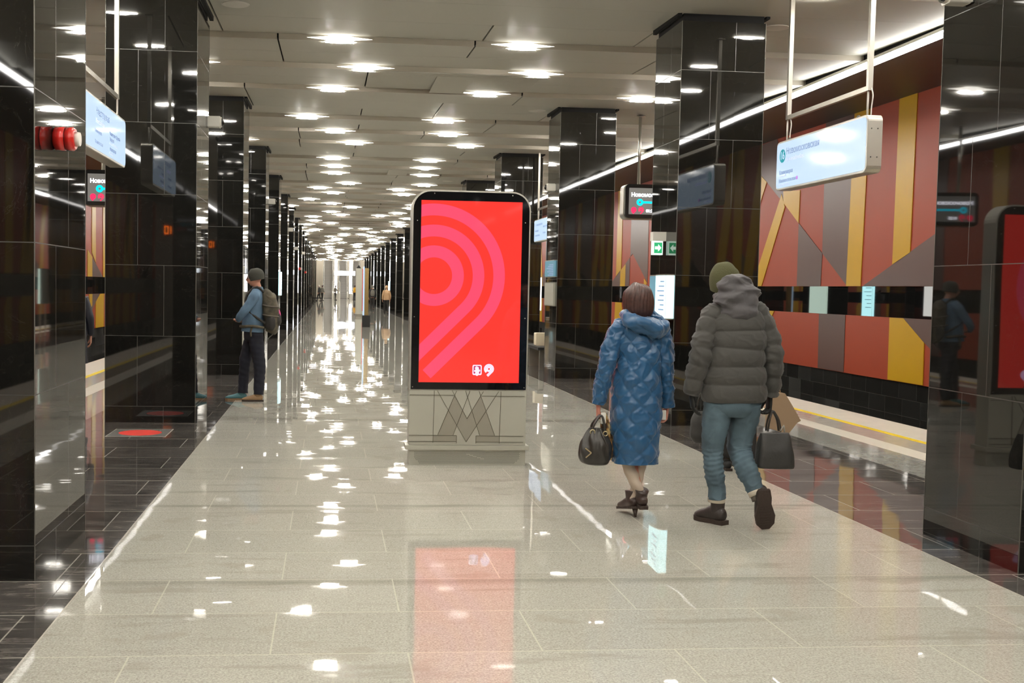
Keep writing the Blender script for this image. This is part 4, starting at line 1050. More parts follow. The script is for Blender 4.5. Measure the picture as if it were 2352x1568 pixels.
def body_geo(J, fem=False, voxel=0.010, hands=True):
    """J: joints dict. One continuous surface for head, neck, trunk and limbs; hands joined on."""
    P = []
    P += head_geo(J['head'])
    hx, hy, hz = J['head']; nx, ny, nz = J['neck']
    P.append(loft([(hx, hy-0.015, hz-0.05), ((hx+nx)/2, (hy+ny)/2-0.01, (hz-0.06+nz)/2), (nx, ny, nz-0.04)], [(0.052, 0.055), (0.050, 0.054), (0.065, 0.065)], 16, 3))
    px, py, pz = J['pelvis']
    P.append(loft([(nx, ny, nz+0.01), (nx, ny, nz-0.05), (nx, ny, nz-0.14), ((nx+px)/2, (ny+py)/2, (nz+pz)/2-0.05), (px, py, pz+0.03), (px, py, pz-0.07)],
                  [(0.05, 0.05), (0.12, 0.06), (0.14, 0.085), (0.12, 0.08), (0.13, 0.085), (0.08, 0.06)], 24, 4))
    for s_ in 'LR':
        a, b, c_ = J['sh'+s_], J['el'+s_], J['wr'+s_]
        P.append(loft([a, tuple((Vector(a)*0.5+Vector(b)*0.5)), b, tuple((Vector(b)*0.5+Vector(c_)*0.5)), c_], [(0.038, 0.038), (0.036, 0.036), (0.032, 0.032), (0.030, 0.030), (0.023, 0.026)], 14, 3))
        a, b, c_ = J['hip'+s_], J['kn'+s_], J['an'+s_]
        P.append(loft([a, tuple((Vector(a)*0.5+Vector(b)*0.5)), b, tuple((Vector(b)*0.65+Vector(c_)*0.35)), c_], [(0.055, 0.06), (0.050, 0.052), (0.036, 0.038), (0.034, 0.036), (0.026, 0.028)], 16, 3))
    vf = remesh_parts(P, voxel)
    mb = MB().add(vf[0], vf[1], 0, True)
    for s_, sd in (('L', 1), ('R', -1)):
        if 'hand'+s_ in J:
            w_ = J['wr'+s_]; d, curl, th = J['hand'+s_]
            dv = Vector(d).normalized()
            M = frame(w_, (0, 1, 0) if abs(dv.y) < 0.9 else (1, 0, 0), -dv)
            g = xf(hand_geo(-sd, curl, th), M); mb.add(g[0], g[1], 0, True)
    return mb
def cloth_noise(amp, scale):
    def d(p): return amp*mnoise.noise(Vector(p)*scale)
    return d
def garment(mb, pts, radii, n=64, sub=8, disp=None, wr=0.0, wscale=9.0, power=2.0, mi=0, cap=True, cr=0.0, cscale=22.0):
    vs, fs = loft(pts, radii, n, sub, disp=disp, power=power, cap=cap)
    if wr:
        out = []; m = len(vs)//n
        for i, v in enumerate(vs):
            r = i//n; ctr = sum((Vector(vs[r*n+q]) for q in range(0, n, max(1, n//8))), Vector())/len(range(0, n, max(1, n//8)))
            dv = (Vector(v)-ctr)
            if dv.length > 1e-6: v = Vector(v)+dv.normalized()*(wr*mnoise.noise(Vector(v)*wscale)+cr*(1-min(1, abs(mnoise.noise(Vector((v[0], v[1], v[2]*1.3))*cscale))*4))**2)
            out.append(tuple(v))
        vs = out
    mb.add(vs, fs, mi, True); return mb
def leg_wrinkles(s, th, z0=0.30, z1=0.62):
    if z0 < s < z1: return 0.0035*math.sin(s*190+math.sin(th*2)*1.2)*math.sin(PI*(s-z0)/(z1-z0))
    return 0.0
def shoe_geo(L=0.29, Wd=0.052, boot=0.12, heel=0.0):
    """toe towards +y, ankle above origin, sole bottom at z=0. returns dict of MBs"""
    up = MB(); y0 = -0.075
    up.add(*loft([(0, y0, 0.045), (0, y0+0.03, 0.05), (0, y0+0.10, 0.052), (0, y0+0.17, 0.042), (0, y0+0.24, 0.034), (0, y0+L, 0.026)],
                 [(0.022, 0.025), (0.037, 0.042), (0.041, 0.048), (0.047, 0.036), (0.044, 0.026), (0.018, 0.014)], 20, 4), 0, True)
    up.add(*loft([(0, -0.005, 0.05), (0, -0.005, 0.09), (0, -0.01, 0.05+boot)], [(0.038, 0.058), (0.042, 0.052), (0.048, 0.055)], 20, 3), 0, True)
    so = MB()
    ol = [(-0.030, y0-0.012), (-0.036, y0+0.05), (-0.034, y0+0.10), (-Wd, y0+0.19), (-0.046, y0+0.255), (-0.02, y0+L+0.004), (0.02, y0+L+0.004), (0.046, y0+0.255), (Wd, y0+0.19), (0.034, y0+0.10), (0.036, y0+0.05), (0.030, y0-0.012)]
    so.prism(ol, 'z', 0.006 if heel else 0.0, 0.024)
    for i in range(7 if not heel else 0):
        yy = y0+0.12+i*0.022; so.box(-0.03, 0.03, yy, yy+0.011, -0.003, 0.0)
    if heel: so.cyl((0, y0+0.012, -heel), (0, y0+0.015, 0.012), 0.007, 0.022, n=12)
    return up, so
def place_shoe(name, parent, M, mu, ms, **kw):
    up, so = shoe_geo(**kw)
    for mb in (up, so): mb.v = [tuple(M @ Vector(v)) for v in mb.v]
    u = up.build(name, mu, parent); so.build('sole', ms, u); return u

# --- man in a grey quilted jacket ------------------------------------------------
def man_grey():
    t = thing('person', (2.70, 7.235, 0), 'person in a grey quilted jacket and green beanie walking away with a dark bag', 'person')
    J = dict(head=(0.012, 0.045, 1.665), neck=(0.065, 0.0, 1.50), pelvis=(0.075, 0.0, 0.92), shL=(-0.09, 0, 1.44), elL=(-0.165, -0.02, 1.17), wrL=(-0.200, 0.045, 0.895),
             shR=(0.24, 0, 1.45), elR=(0.325, -0.03, 1.18), wrR=(0.348, 0.03, 0.895), hipL=(-0.01, 0, 0.86), knL=(-0.030, 0.06, 0.50), anL=(0.005, 0.06, 0.12),
             hipR=(0.16, 0, 0.86), knR=(0.158, 0.05, 0.50), anR=(0.225, -0.10, 0.235), handL=((0.15, 0.1, -1), 0.45, 1.05), handR=((-0.02, 0, -1), 0.75, 1.1))
    b = body_geo(J).build('body', 'glove', t)
    # skin only where the nape and cheek show
    fb = remesh_parts(head_geo((0.012, 0.045, 1.665), 0.232), 0.006)
    MB().add(fb[0], fb[1], 0, True).build('head', 'skin', t)
    face_details((0.012, 0.045, 1.665), t)
    # jacket
    def baf(s, th):
        q = s/0.1232; f_ = abs(math.sin(PI*q)); return 0.020*(f_**0.55) - 0.008
    mb = MB()
    garment(mb, [(0.080, 0, 0.856), (0.078, 0, 1.0), (0.075, 0, 1.15), (0.082, 0, 1.30), (0.078, 0, 1.42), (0.072, 0.005, 1.50), (0.068, 0.01, 1.56)],
            [(0.212, 0.135), (0.210, 0.145), (0.196, 0.150), (0.192, 0.150), (0.185, 0.130), (0.145, 0.105), (0.07, 0.075)], 140, 26, baf, 0.006, 7, 2.5, cr=0.004, cscale=12)
    mb.build('jacket', 'puffer_grey', t); jk = t.children[-1]
    for k, pts in (('L', [(-0.055, 0, 1.505), (-0.098, -0.005, 1.42), (-0.150, -0.02, 1.28), (-0.172, -0.025, 1.16), (-0.192, 0.01, 1.02), (-0.205, 0.04, 0.905)]),
                   ('R', [(0.195, 0, 1.52), (0.250, -0.005, 1.43), (0.305, -0.025, 1.29), (0.335, -0.03, 1.17), (0.349, -0.005, 1.03), (0.352, 0.03, 0.905)])):
        mb = MB()
        def sb(s, th): return 0.013*(abs(math.sin(PI*s/0.105+0.3*math.sin(th)))**0.6)-0.004+(0.004*math.sin(s*90+th*2) if 0.26 < s < 0.42 else 0)
        garment(mb, pts, [(0.055, 0.06), (0.072, 0.075), (0.068, 0.072), (0.066, 0.072), (0.058, 0.062), (0.050, 0.054)], 64, 18, sb, 0.008, 12, cr=0.006, cscale=14)
        mb.build('sleeve', 'puffer_grey', jk)
    # hood, stuffed and folded behind the head
    mb = MB()
    def hd(s, th): return 0.012*math.sin(s*62+1.2*math.sin(th*2+0.6))+0.006*math.sin(s*120+th*3)
    garment(mb, [(0.070, 0.0, 1.475), (0.068, -0.025, 1.50), (0.066, -0.038, 1.55), (0.058, -0.035, 1.61), (0.052, -0.030, 1.66), (0.060, -0.025, 1.700), (0.066, -0.02, 1.722)],
            [(0.085, 0.085), (0.140, 0.128), (0.150, 0.135), (0.138, 0.125), (0.118, 0.110), (0.088, 0.088), (0.03, 0.03)], 90, 14, hd, 0.016, 13, cr=0.007, cscale=13)
    hdo = mb.build('hood', 'hood_grey', jk)
    MB().box(0.070, 0.080, -0.150, -0.144, 1.44, 1.475).cyl((0.075, -0.150, 1.458), (0.075, -0.156, 1.458), 0.007, n=10).build('hood_snap', 'black_matte', jk)
    # beanie
    mb = MB(); vs, fs = loft([(0.006, 0.045, 1.62), (0.004, 0.035, 1.66), (0.002, 0.03, 1.72), (0.004, 0.028, 1.77), (0.010, 0.028, 1.800), (0.012, 0.03, 1.812)],
            [(0.094, 0.104), (0.101, 0.112), (0.100, 0.110), (0.080, 0.088), (0.045, 0.05), (0.006, 0.006)], 48, 6)
    mb.add(vs, fs, 0, True); mb.build('beanie', 'beanie_green', t)
    # jeans
    mb = MB()
    garment(mb, [(0.075, 0, 0.93), (0.075, 0, 0.86), (0.075, 0, 0.80), (0.075, 0, 0.755)], [(0.19, 0.12), (0.197, 0.13), (0.185, 0.122), (0.12, 0.09)], 60, 5, None, 0.005, 10)
    garment(mb, [(-0.025, 0.0, 0.86), (-0.030, 0.02, 0.74), (-0.034, 0.045, 0.60), (-0.032, 0.055, 0.50), (-0.024, 0.05, 0.38), (-0.005, 0.052, 0.26), (0.002, 0.055, 0.175)],
            [(0.098, 0.108), (0.093, 0.10), (0.079, 0.085), (0.070, 0.074), (0.066, 0.072), (0.058, 0.064), (0.060, 0.066)], 56, 14, leg_wrinkles, 0.007, 14, cr=0.006, cscale=12)
    garment(mb, [(0.172, 0.0, 0.86), (0.170, 0.03, 0.74), (0.160, 0.06, 0.60), (0.158, 0.055, 0.50), (0.180, -0.01, 0.40), (0.208, -0.065, 0.31), (0.222, -0.095, 0.25)],
            [(0.102, 0.112), (0.096, 0.102), (0.084, 0.09), (0.076, 0.08), (0.070, 0.076), (0.060, 0.066), (0.056, 0.062)], 56, 14, leg_wrinkles, 0.008, 12, cr=0.006, cscale=12)
    jn = mb.build('jeans', 'jeans', t)
    mb = MB()
    garment(mb, [(0.002, 0.055, 0.180), (0.002, 0.056, 0.150)], [(0.0605, 0.0665), (0.058, 0.064)], 40, 3)
    garment(mb, [(0.2205, -0.094, 0.255), (0.229, -0.107, 0.226)], [(0.057, 0.063), (0.054, 0.060)], 40, 3)
    mb.build('turned_cuffs', 'cuff', jn)
    place_shoe('boot', t, frame((0.006, 0.05, 0.0), (-0.50, 0.87, 0), (0, 0, 1)) @ Matrix.Diagonal((1.22, 0.86, 1.3, 1)), 'boot_leather', 'boot_sole', boot=0.115)
    Mr = frame((0.246, -0.195, 0.200), (0.15, 0.22, -1.0), (0.10, 1.0, 0.22)) @ Matrix.Diagonal((1.3, 0.93, 1.1, 1))
    u = place_shoe('boot', t, Mr, 'boot_leather', 'boot_sole', boot=0.10)
    mb = MB(); garment(mb, [(0.226, -0.10, 0.24), (0.236, -0.118, 0.195)], [(0.048, 0.050), (0.046, 0.048)], 30, 3); mb.build('boot_collar', 'boot_collar', u)
    mb = MB(); M1 = frame((0.012, 0.06, 0.0), (-0.52, 0.85, 0), (0, 0, 1))
    for i in range(4):
        z = 0.075+i*0.022; a = M1 @ V3(-0.028, 0.045-i*0.006, z); b2 = M1 @ V3(0.028, 0.045-i*0.006, z+0.01); mb.bar(a, b2, 0.004)
    mb.build('laces', 'cuff', u)
man_grey()

def tote():
    t = thing('tote_bag', (3.075, 7.225, 0), 'dark grey tote bag held low by the person in the grey jacket', 'bag')
    mb = MB(); vs = []; fs = []
    prof = [(0.43, 0.118, 0.055), (0.445, 0.128, 0.075), (0.52, 0.124, 0.078), (0.60, 0.112, 0.062), (0.66, 0.100, 0.030), (0.672, 0.098, 0.020)]
    vs, fs = loft([(-0.005+0.02*(0.67-z), 0, z-0.01-0.0) for z, a, b in prof], [(a, b) for z, a, b in prof], 60, 5, power=4.5)
    vs = [tuple(Vector(v)+Vector((0.006*mnoise.noise(Vector(v)*14), 0.008*mnoise.noise(Vector(v)*12+Vector((5, 0, 0))), -0.18*v[0]*max(0, 0.66-v[2])))) for v in vs]
    vs = [(v[0]*1.0+0.005, v[1], v[2]-0.02) for v in vs]; mb.add(vs, fs, 0, True); mb.build('pouch', 'bag_tote', t)
    for y in (-0.018, 0.018):
        MB().tube([(-0.055, y, 0.655), (-0.046, y, 0.73), (-0.028, y*0.6, 0.785), (-0.018, y*0.5, 0.792), (-0.008, y*0.6, 0.785), (0.022, y, 0.73), (0.036, y, 0.655)], 0.007, 8).build('handle', 'bag_leather', t)
    MB().tube([(0.03, -0.03, 0.66), (0.045, -0.045, 0.70), (0.058, -0.03, 0.655)], 0.006, 8).build('strap_loop', 'alu', t)
tote()

# --- woman in a long blue coat -------------------------------------------------
def woman_blue():
    t = thing('person', (2.18, 7.526, 0), 'person in a long blue quilted coat with a bob haircut walking away', 'person')
    J = dict(head=(-0.008, 0.035, 1.535), neck=(0.005, 0.0, 1.385), pelvis=(0.0, 0, 0.86), shL=(-0.15, 0, 1.31), elL=(-0.232, -0.015, 1.045), wrL=(-0.265, 0.03, 0.800),
             shR=(0.165, 0, 1.31), elR=(0.203, -0.015, 1.045), wrR=(0.236, 0.03, 0.790), hipL=(-0.07, 0, 0.82), knL=(-0.045, 0.02, 0.44), anL=(0.028, -0.06, 0.19),
             hipR=(0.07, 0, 0.82), knR=(0.050, 0.02, 0.44), anR=(-0.012, -0.02, 0.12), handL=((0.02, 0, -1), 0.85, 0.9), handR=((-0.1, 0.1, -1), 0.8, 0.9))
    body_geo(J).build('body', 'skin_pink', t)
    face_details(J['head'], t)
    # hair: a smooth bob
    mb = MB()
    def hr(s, th): return 0.003*math.sin(th*26+2*math.sin(s*30))
    garment(mb, [(-0.010, 0.015, 1.654), (-0.012, 0.012, 1.645), (-0.010, 0.005, 1.61), (-0.008, 0.0, 1.56), (-0.004, -0.004, 1.50), (-0.004, -0.006, 1.455), (-0.004, -0.005, 1.42)],
            [(0.01, 0.01), (0.045, 0.05), (0.090, 0.098), (0.106, 0.110), (0.108, 0.104), (0.098, 0.090), (0.075, 0.07)], 90, 8, hr, 0.004, 12)
    mb.build('hair', 'hair_brown', t)
    # coat with diamond quilting
    W_ = 0.172
    def quilt(s, th):
        s = s + 0.008*math.sin(th*3)
        u = th*0.165
        a = abs(math.sin(PI*(u+s)/W_)); b = abs(math.sin(PI*(u-s)/W_))
        return 0.017*(max(a*b, 0.0)**0.45) - 0.006
    mb = MB()
    garment(mb, [(0.0, 0, 0.385), (0.0, 0, 0.55), (-0.002, 0, 0.75), (0.0, 0, 0.93), (0.005, 0, 1.10), (0.006, 0, 1.22), (0.004, 0, 1.30), (0.004, 0, 1.37), (0.004, 0.005, 1.41)],
            [(0.148, 0.130), (0.163, 0.145), (0.170, 0.150), (0.166, 0.145), (0.152, 0.130), (0.155, 0.125), (0.158, 0.112), (0.12, 0.09), (0.06, 0.06)], 200, 22, quilt, 0.012, 10, 2.2, cr=0.007, cscale=14)
    ct = mb.build('coat', 'coat_blue', t)
    for pts, r0 in (([(-0.095, 0, 1.375), (-0.150, -0.004, 1.31), (-0.205, -0.015, 1.17), (-0.236, -0.018, 1.04), (-0.252, 0.005, 0.92), (-0.265, 0.028, 0.805)], 0),
                    ([(0.105, 0, 1.385), (0.160, -0.004, 1.32), (0.192, -0.015, 1.17), (0.205, -0.018, 1.045), (0.222, 0.005, 0.92), (0.235, 0.028, 0.785)], 0.002)):
        mb = MB()
        def q2(s, th):
            u = th*0.055; return 0.012*(abs(math.sin(PI*(u+s)/0.14)*math.sin(PI*(u-s)/0.14))**0.45)-0.003
        garment(mb, pts, [(0.05, 0.055), (0.062, 0.064), (0.058, 0.062), (0.050-r0, 0.056), (0.046-r0, 0.050), (0.043-r0, 0.046)], 80, 20, q2, 0.014, 13, cr=0.008, cscale=16)
        mb.build('sleeve', 'coat_blue', ct)
    # hood lying on the shoulders: puffy roll, lower at the back right
    ring = []
    for i in range(29):
        a = 2*PI*i/28; x = 0.028+0.135*math.cos(a); y = -0.045+0.105*math.sin(a); z = 1.405-0.050*math.cos(a)*0.6+0.055*math.sin(a)-0.012*math.cos(2*a)
        ring.append((x, y, z))
    def hq(s, th): return 0.012*math.sin(s*40+th)*math.sin(th*2+s*9)
    mb = MB()
    rr = [(0.036+0.020*max(0, -math.sin(2*PI*i/28)), 0.042+0.024*max(0, -math.sin(2*PI*i/28))) for i in range(29)]
    garment(mb, ring, rr, 48, 6, hq, 0.014, 14, cr=0.006, cscale=16)
    hd = mb.build('hood', 'coat_blue', ct)
    mb = MB().sphere((0.03, -0.045, 1.395), 0.115, 0.085, 0.03, n=24); mb.build('hood_lining', 'coat_lining', ct)
    # trousers
    mb = MB()
    def kw(s, th): return 0.002*math.sin(s*70+th)
    garment(mb, [(-0.055, 0.01, 0.56), (-0.047, 0.02, 0.44), (-0.038, 0.0, 0.36), (-0.010, -0.03, 0.27), (0.018, -0.055, 0.20), (0.032, -0.065, 0.155)],
            [(0.062, 0.065), (0.054, 0.055), (0.048, 0.05), (0.042, 0.046), (0.034, 0.038), (0.031, 0.034)], 36, 8, kw, 0.004, 20)
    garment(mb, [(0.058, 0.02, 0.56), (0.050, 0.02, 0.44), (0.042, 0.01, 0.36), (0.020, -0.002, 0.25), (-0.002, -0.015, 0.17), (-0.012, -0.02, 0.115)],
            [(0.060, 0.062), (0.050, 0.052), (0.044, 0.046), (0.038, 0.042), (0.031, 0.035), (0.026, 0.030)], 36, 8, kw, 0.004, 20)
    mb.build('trousers', 'trouser_beige', t)
    place_shoe('ankle_boot', t, frame((-0.012, -0.005, 0.048), (-0.12, 1, -0.20), (0, 0.20, 1)), 'ankle_boot', 'boot_sole', L=0.225, Wd=0.038, boot=0.085, heel=0.052)
    place_shoe('ankle_boot', t, frame((0.036, -0.055, 0.085), (0.0, 1, 0.12), (0, -0.12, 1)), 'ankle_boot', 'boot_sole', L=0.215, Wd=0.036, boot=0.07)
woman_blue()

def handbag():
    t = thing('handbag', (1.90, 7.50, 0), 'black slouchy leather handbag held by the person in the blue coat', 'bag')
    prof = [(0.375, 0.055, 0.05), (0.39, 0.090, 0.075), (0.45, 0.112, 0.082), (0.53, 0.104, 0.07), (0.60, 0.075, 0.045), (0.635, 0.05, 0.025)]
    vs, fs = loft([(-0.02+0.06*(z-0.37), 0, z) for z, a, b in prof], [(a, b) for z, a, b in prof], 56, 6, power=2.6)
    vs = [tuple(Vector(v)+Vector((1, 0.9, 0))*0.009*math.sin(math.atan2(v[1], v[0])*9+v[2]*22)*min(1, (v[2]-0.37)*8)+Vector((0.01*mnoise.noise(Vector(v)*12), 0, 0.01*v[0]*4*(0.4-v[2])))) for v in vs]
    MB().add(vs, fs, 0, True).build('pouch', 'bag_leather', t)
    for y in (-0.03, 0.025):
        MB().tube([(-0.045, y, 0.615), (-0.035, y, 0.66), (0.005, y*0.5, 0.715), (0.018, y*0.4, 0.722), (0.030, y*0.5, 0.712), (0.040, y, 0.66), (0.046, y, 0.60)], 0.0085, 8).build('handle', 'bag_leather', t)
    for p in ((-0.046, -0.03, 0.61), (0.046, -0.03, 0.60)):
        mb = MB()
        pts = [(p[0]+0.016*math.cos(2*PI*i/12), p[1]-0.012, p[2]+0.016*math.sin(2*PI*i/12)) for i in range(13)]
        mb.tube(pts, 0.004, 6); mb.build('ring', 'gold', t)
    MB().bar((-0.10, -0.066, 0.50), (-0.062, -0.085, 0.47), 0.007).bar((-0.062, -0.085, 0.47), (-0.098, -0.075, 0.435), 0.007).build('metal_clasp', 'gold', t)
handbag()
def scarf():
    mb = MB()
    def fd(s, th): return 0.008*math.sin(th*5+s*9)
    garment(mb, [(-0.03, 0, 0.74), (-0.015, 0, 0.68), (0.0, 0.005, 0.60), (0.014, 0.0, 0.52), (0.020, 0, 0.44), (0.016, 0, 0.405)], [(0.012, 0.02), (0.026, 0.03), (0.033, 0.035), (0.036, 0.035), (0.032, 0.03), (0.024, 0.02)], 40, 6, fd, 0.012, 16)
    tag(mb.build('scarf', 'scarf_print', None, (1.975, 7.54, 0)), 'brown and yellow patterned scarf dangling beside the black handbag', 'scarf')
scarf()
tag(MB().prism(rrect(-0.018, 0.018, -0.04, 0.04, 0.006), 'y', -0.004, 0.004).build('folded_paper', 'white_paint', None, (1.937, 7.495, 0.705)), 'small white paper held above the black handbag', 'paper')
tag(MB().prism(rrect(-0.014, 0.014, -0.035, 0.035, 0.005), 'y', -0.004, 0.004).build('phone', 'white_paint', None, (2.383, 7.52, 0.727)), 'white phone in the right hand of the person in blue', 'phone')

# --- man with a backpack, seen from his left side --------------------------------
def man_backpack():
    t = thing('person', (-1.0, 15.15, 0), 'person in a denim jacket and dark beanie waiting by the third left pillar', 'person', rz=PI/2)
    # local +y is where he faces (towards the left of the picture)
    J = dict(head=(0.0, 0.025, 1.695), neck=(0.0, -0.03, 1.545), pelvis=(0.0, 0.03, 0.96), shL=(-0.17, 0.0, 1.47), elL=(-0.23, 0.16, 1.22), wrL=(-0.14, 0.235, 1.12),
             shR=(0.17, 0.0, 1.47), elR=(0.23, 0.10, 1.22), wrR=(0.12, 0.22, 1.11), hipL=(-0.09, 0.02, 0.90), knL=(-0.095, -0.06, 0.47), anL=(-0.09, -0.055, 0.10),
             hipR=(0.09, 0.04, 0.90), knR=(0.095, 0.155, 0.47), anR=(0.10, 0.175, 0.10), handL=((0.75, 0.5, -0.2), 0.5, 1.0), handR=((-0.75, 0.5, -0.2), 0.5, 1.0))
    body_geo(J, voxel=0.009).build('body', 'skin', t)
    face_details(J['head'], t)
    mb = MB()
    for s_ in (-1, 1):
        pts = [(s_*0.033+0.024*math.cos(a), 0.118, 1.697+0.018*math.sin(a)) for a in [2*PI*i/12 for i in range(13)]]; mb.tube(pts, 0.0025, 6)
        mb.tube([(s_*0.057, 0.118, 1.70), (s_*0.078, 0.06, 1.702), (s_*0.082, 0.0, 1.70)], 0.0025, 6)
    mb.tube([(-0.009, 0.119, 1.70), (0.009, 0.119, 1.70)], 0.0025, 6)
    mb.build('glasses', 'black_matte', t)
    mb = MB(); vs, fs = loft([(0, -0.010, 1.665), (0, 0.0, 1.72), (0, -0.005, 1.77), (0, -0.012, 1.81), (0, -0.014, 1.834)], [(0.088, 0.104), (0.090, 0.112), (0.086, 0.104), (0.062, 0.075), (0.006, 0.006)], 40, 6)
    mb.add(vs, fs, 0, True); mb.build('beanie', 'beanie_dark', t)
    mb = MB()
    garment(mb, [(0, 0.045, 0.955), (0, 0.04, 1.05), (0, 0.035, 1.18), (0, 0.02, 1.32), (0, -0.005, 1.44), (0, -0.02, 1.52), (0, -0.02, 1.575)],
            [(0.185, 0.155), (0.178, 0.145), (0.180, 0.140), (0.190, 0.138), (0.185, 0.115), (0.12, 0.09), (0.065, 0.07)], 70, 10, None, 0.010, 8)
    jk = mb.build('jacket', 'denim', t)
    for pts in ([(-0.13, -0.01, 1.51), (-0.185, 0.01, 1.44), (-0.215, 0.075, 1.33), (-0.232, 0.155, 1.225), (-0.205, 0.20, 1.165), (-0.150, 0.228, 1.125)],
                [(0.13, -0.01, 1.51), (0.185, 0.01, 1.44), (0.225, 0.05, 1.33), (0.235, 0.10, 1.225), (0.19, 0.16, 1.15), (0.135, 0.21, 1.115)]):
        mb = MB(); garment(mb, pts, [(0.055, 0.06), (0.066, 0.070), (0.060, 0.062), (0.056, 0.058), (0.048, 0.050), (0.040, 0.042)], 40, 10, None, 0.009, 14)
        mb.build('sleeve', 'denim', jk)
    mb = MB()
    garment(mb, [(0, 0.035, 1.0), (0, 0.03, 0.93), (0, 0.03, 0.86), (0, 0.03, 0.82)], [(0.165, 0.125), (0.172, 0.132), (0.165, 0.128), (0.11, 0.09)], 48, 5)
    def lw(s, th): return 0.003*math.sin(s*80+th*2)
    garment(mb, [(-0.088, 0.0, 0.93), (-0.092, -0.02, 0.78), (-0.095, -0.050, 0.60), (-0.095, -0.065, 0.46), (-0.092, -0.060, 0.30), (-0.090, -0.052, 0.10)],
            [(0.092, 0.105), (0.086, 0.098), (0.076, 0.088), (0.068, 0.078), (0.064, 0.074), (0.058, 0.070)], 44, 10, lw, 0.007, 12)
    garment(mb, [(0.088, 0.04, 0.93), (0.092, 0.08, 0.78), (0.095, 0.135, 0.60), (0.096, 0.155, 0.46), (0.098, 0.165, 0.30), (0.10, 0.178, 0.10)],
            [(0.092, 0.105), (0.086, 0.098), (0.076, 0.086), (0.068, 0.074), (0.064, 0.070), (0.058, 0.068)], 44, 10, lw, 0.007, 12)
    mb.build('trousers', 'jeans_dark', t)
    place_shoe('shoe', t, frame((-0.09, -0.035, 0.0), (0, 1, 0), (0, 0, 1)), 'shoe_tan', 'boot_sole', boot=0.06, L=0.28)
    place_shoe('shoe', t, frame((0.10, 0.20, 0.0), (0, 1, 0), (0, 0, 1)), 'shoe_teal', 'shoe_tan', boot=0.06, L=0.29)
    # backpack worn on the back: a thing of its own
    b = thing('backpack', (-1.0, 15.15, 0), 'worn olive and brown hiking backpack on the back of the person in denim', 'backpack', rz=PI/2)
    mb = MB(); garment(mb, [(0, -0.19, 0.95), (0, -0.21, 1.0), (0, -0.215, 1.12), (0, -0.20, 1.27), (0, -0.17, 1.40), (0, -0.13, 1.50), (0, -0.10, 1.53)],
                       [(0.11, 0.06), (0.155, 0.098), (0.162, 0.105), (0.160, 0.115), (0.145, 0.10), (0.10, 0.06), (0.04, 0.02)], 60, 8, None, 0.022, 9, 3.0)
    mb.build('main_bag', 'pack_olive', b)
    mb = MB(); garment(mb, [(0, -0.285, 1.03), (0, -0.295, 1.09), (0, -0.29, 1.19), (0, -0.265, 1.25)], [(0.08, 0.03), (0.115, 0.048), (0.112, 0.046), (0.06, 0.02)], 40, 6, None, 0.014, 12, 3.0)
    mb.build('front_pocket', 'pack_dark', b)
    mb = MB(); garment(mb, [(-0.15, -0.20, 0.99), (-0.165, -0.21, 1.04), (-0.165, -0.21, 1.12), (-0.15, -0.20, 1.17)], [(0.02, 0.04), (0.034, 0.065), (0.034, 0.065), (0.02, 0.045)], 30, 5, None, 0.01, 16)
    mb.build('side_pocket', 'pack_dark', b)
    mb = MB(); garment(mb, [(0, -0.15, 1.40), (0, -0.19, 1.44), (0, -0.20, 1.50)], [(0.12, 0.08), (0.135, 0.095), (0.06, 0.04)], 40, 6, None, 0.012, 12, 2.6)
    mb.build('lid', 'pack_olive', b)
    for s_ in (-1, 1):
        MB().tube([(s_*0.09, -0.11, 1.50), (s_*0.10, -0.02, 1.572), (s_*0.12, 0.085, 1.50), (s_*0.135, 0.135, 1.38), (s_*0.16, 0.09, 1.25), (s_*0.175, -0.03, 1.15), (s_*0.16, -0.14, 1.08)], 0.016, 8).build('shoulder_strap', 'pack_dark', b)
    MB().tube([(-0.16, -0.12, 1.02), (-0.195, 0.03, 1.04), (-0.13, 0.165, 1.03), (0, 0.21, 1.03), (0.13, 0.165, 1.03), (0.195, 0.03, 1.04), (0.16, -0.12, 1.02)], 0.018, 8).build('hip_belt', 'pack_olive', b)
    MB().tube([(-0.17, 0.04, 1.02), (-0.20, 0.055, 0.96), (-0.195, 0.05, 0.90)], 0.014, 6).build('hanging_strap', 'pack_olive', b)
    for z in (1.20, 1.33):
        MB().tube([(-0.155, -0.10, z), (-0.178, -0.20, z-0.02), (-0.12, -0.318, z-0.03)], 0.011, 6).build('compression_strap', 'boot_collar', b)
    MB().tube([(-0.05, -0.31, 1.26), (-0.06, -0.325, 1.22), (-0.05, -0.33, 1.17), (-0.055, -0.31, 1.14)], 0.014, 8).build('pink_cord', 'pink_cord', b)
    MB().tube([(-0.06, -0.30, 1.10), (-0.06, -0.31, 1.0), (-0.05, -0.24, 0.93), (-0.05, -0.17, 0.86), (-0.05, -0.16, 0.80)], 0.008, 6).build('dangling_cord', 'sticker_grey', b)
man_backpack()

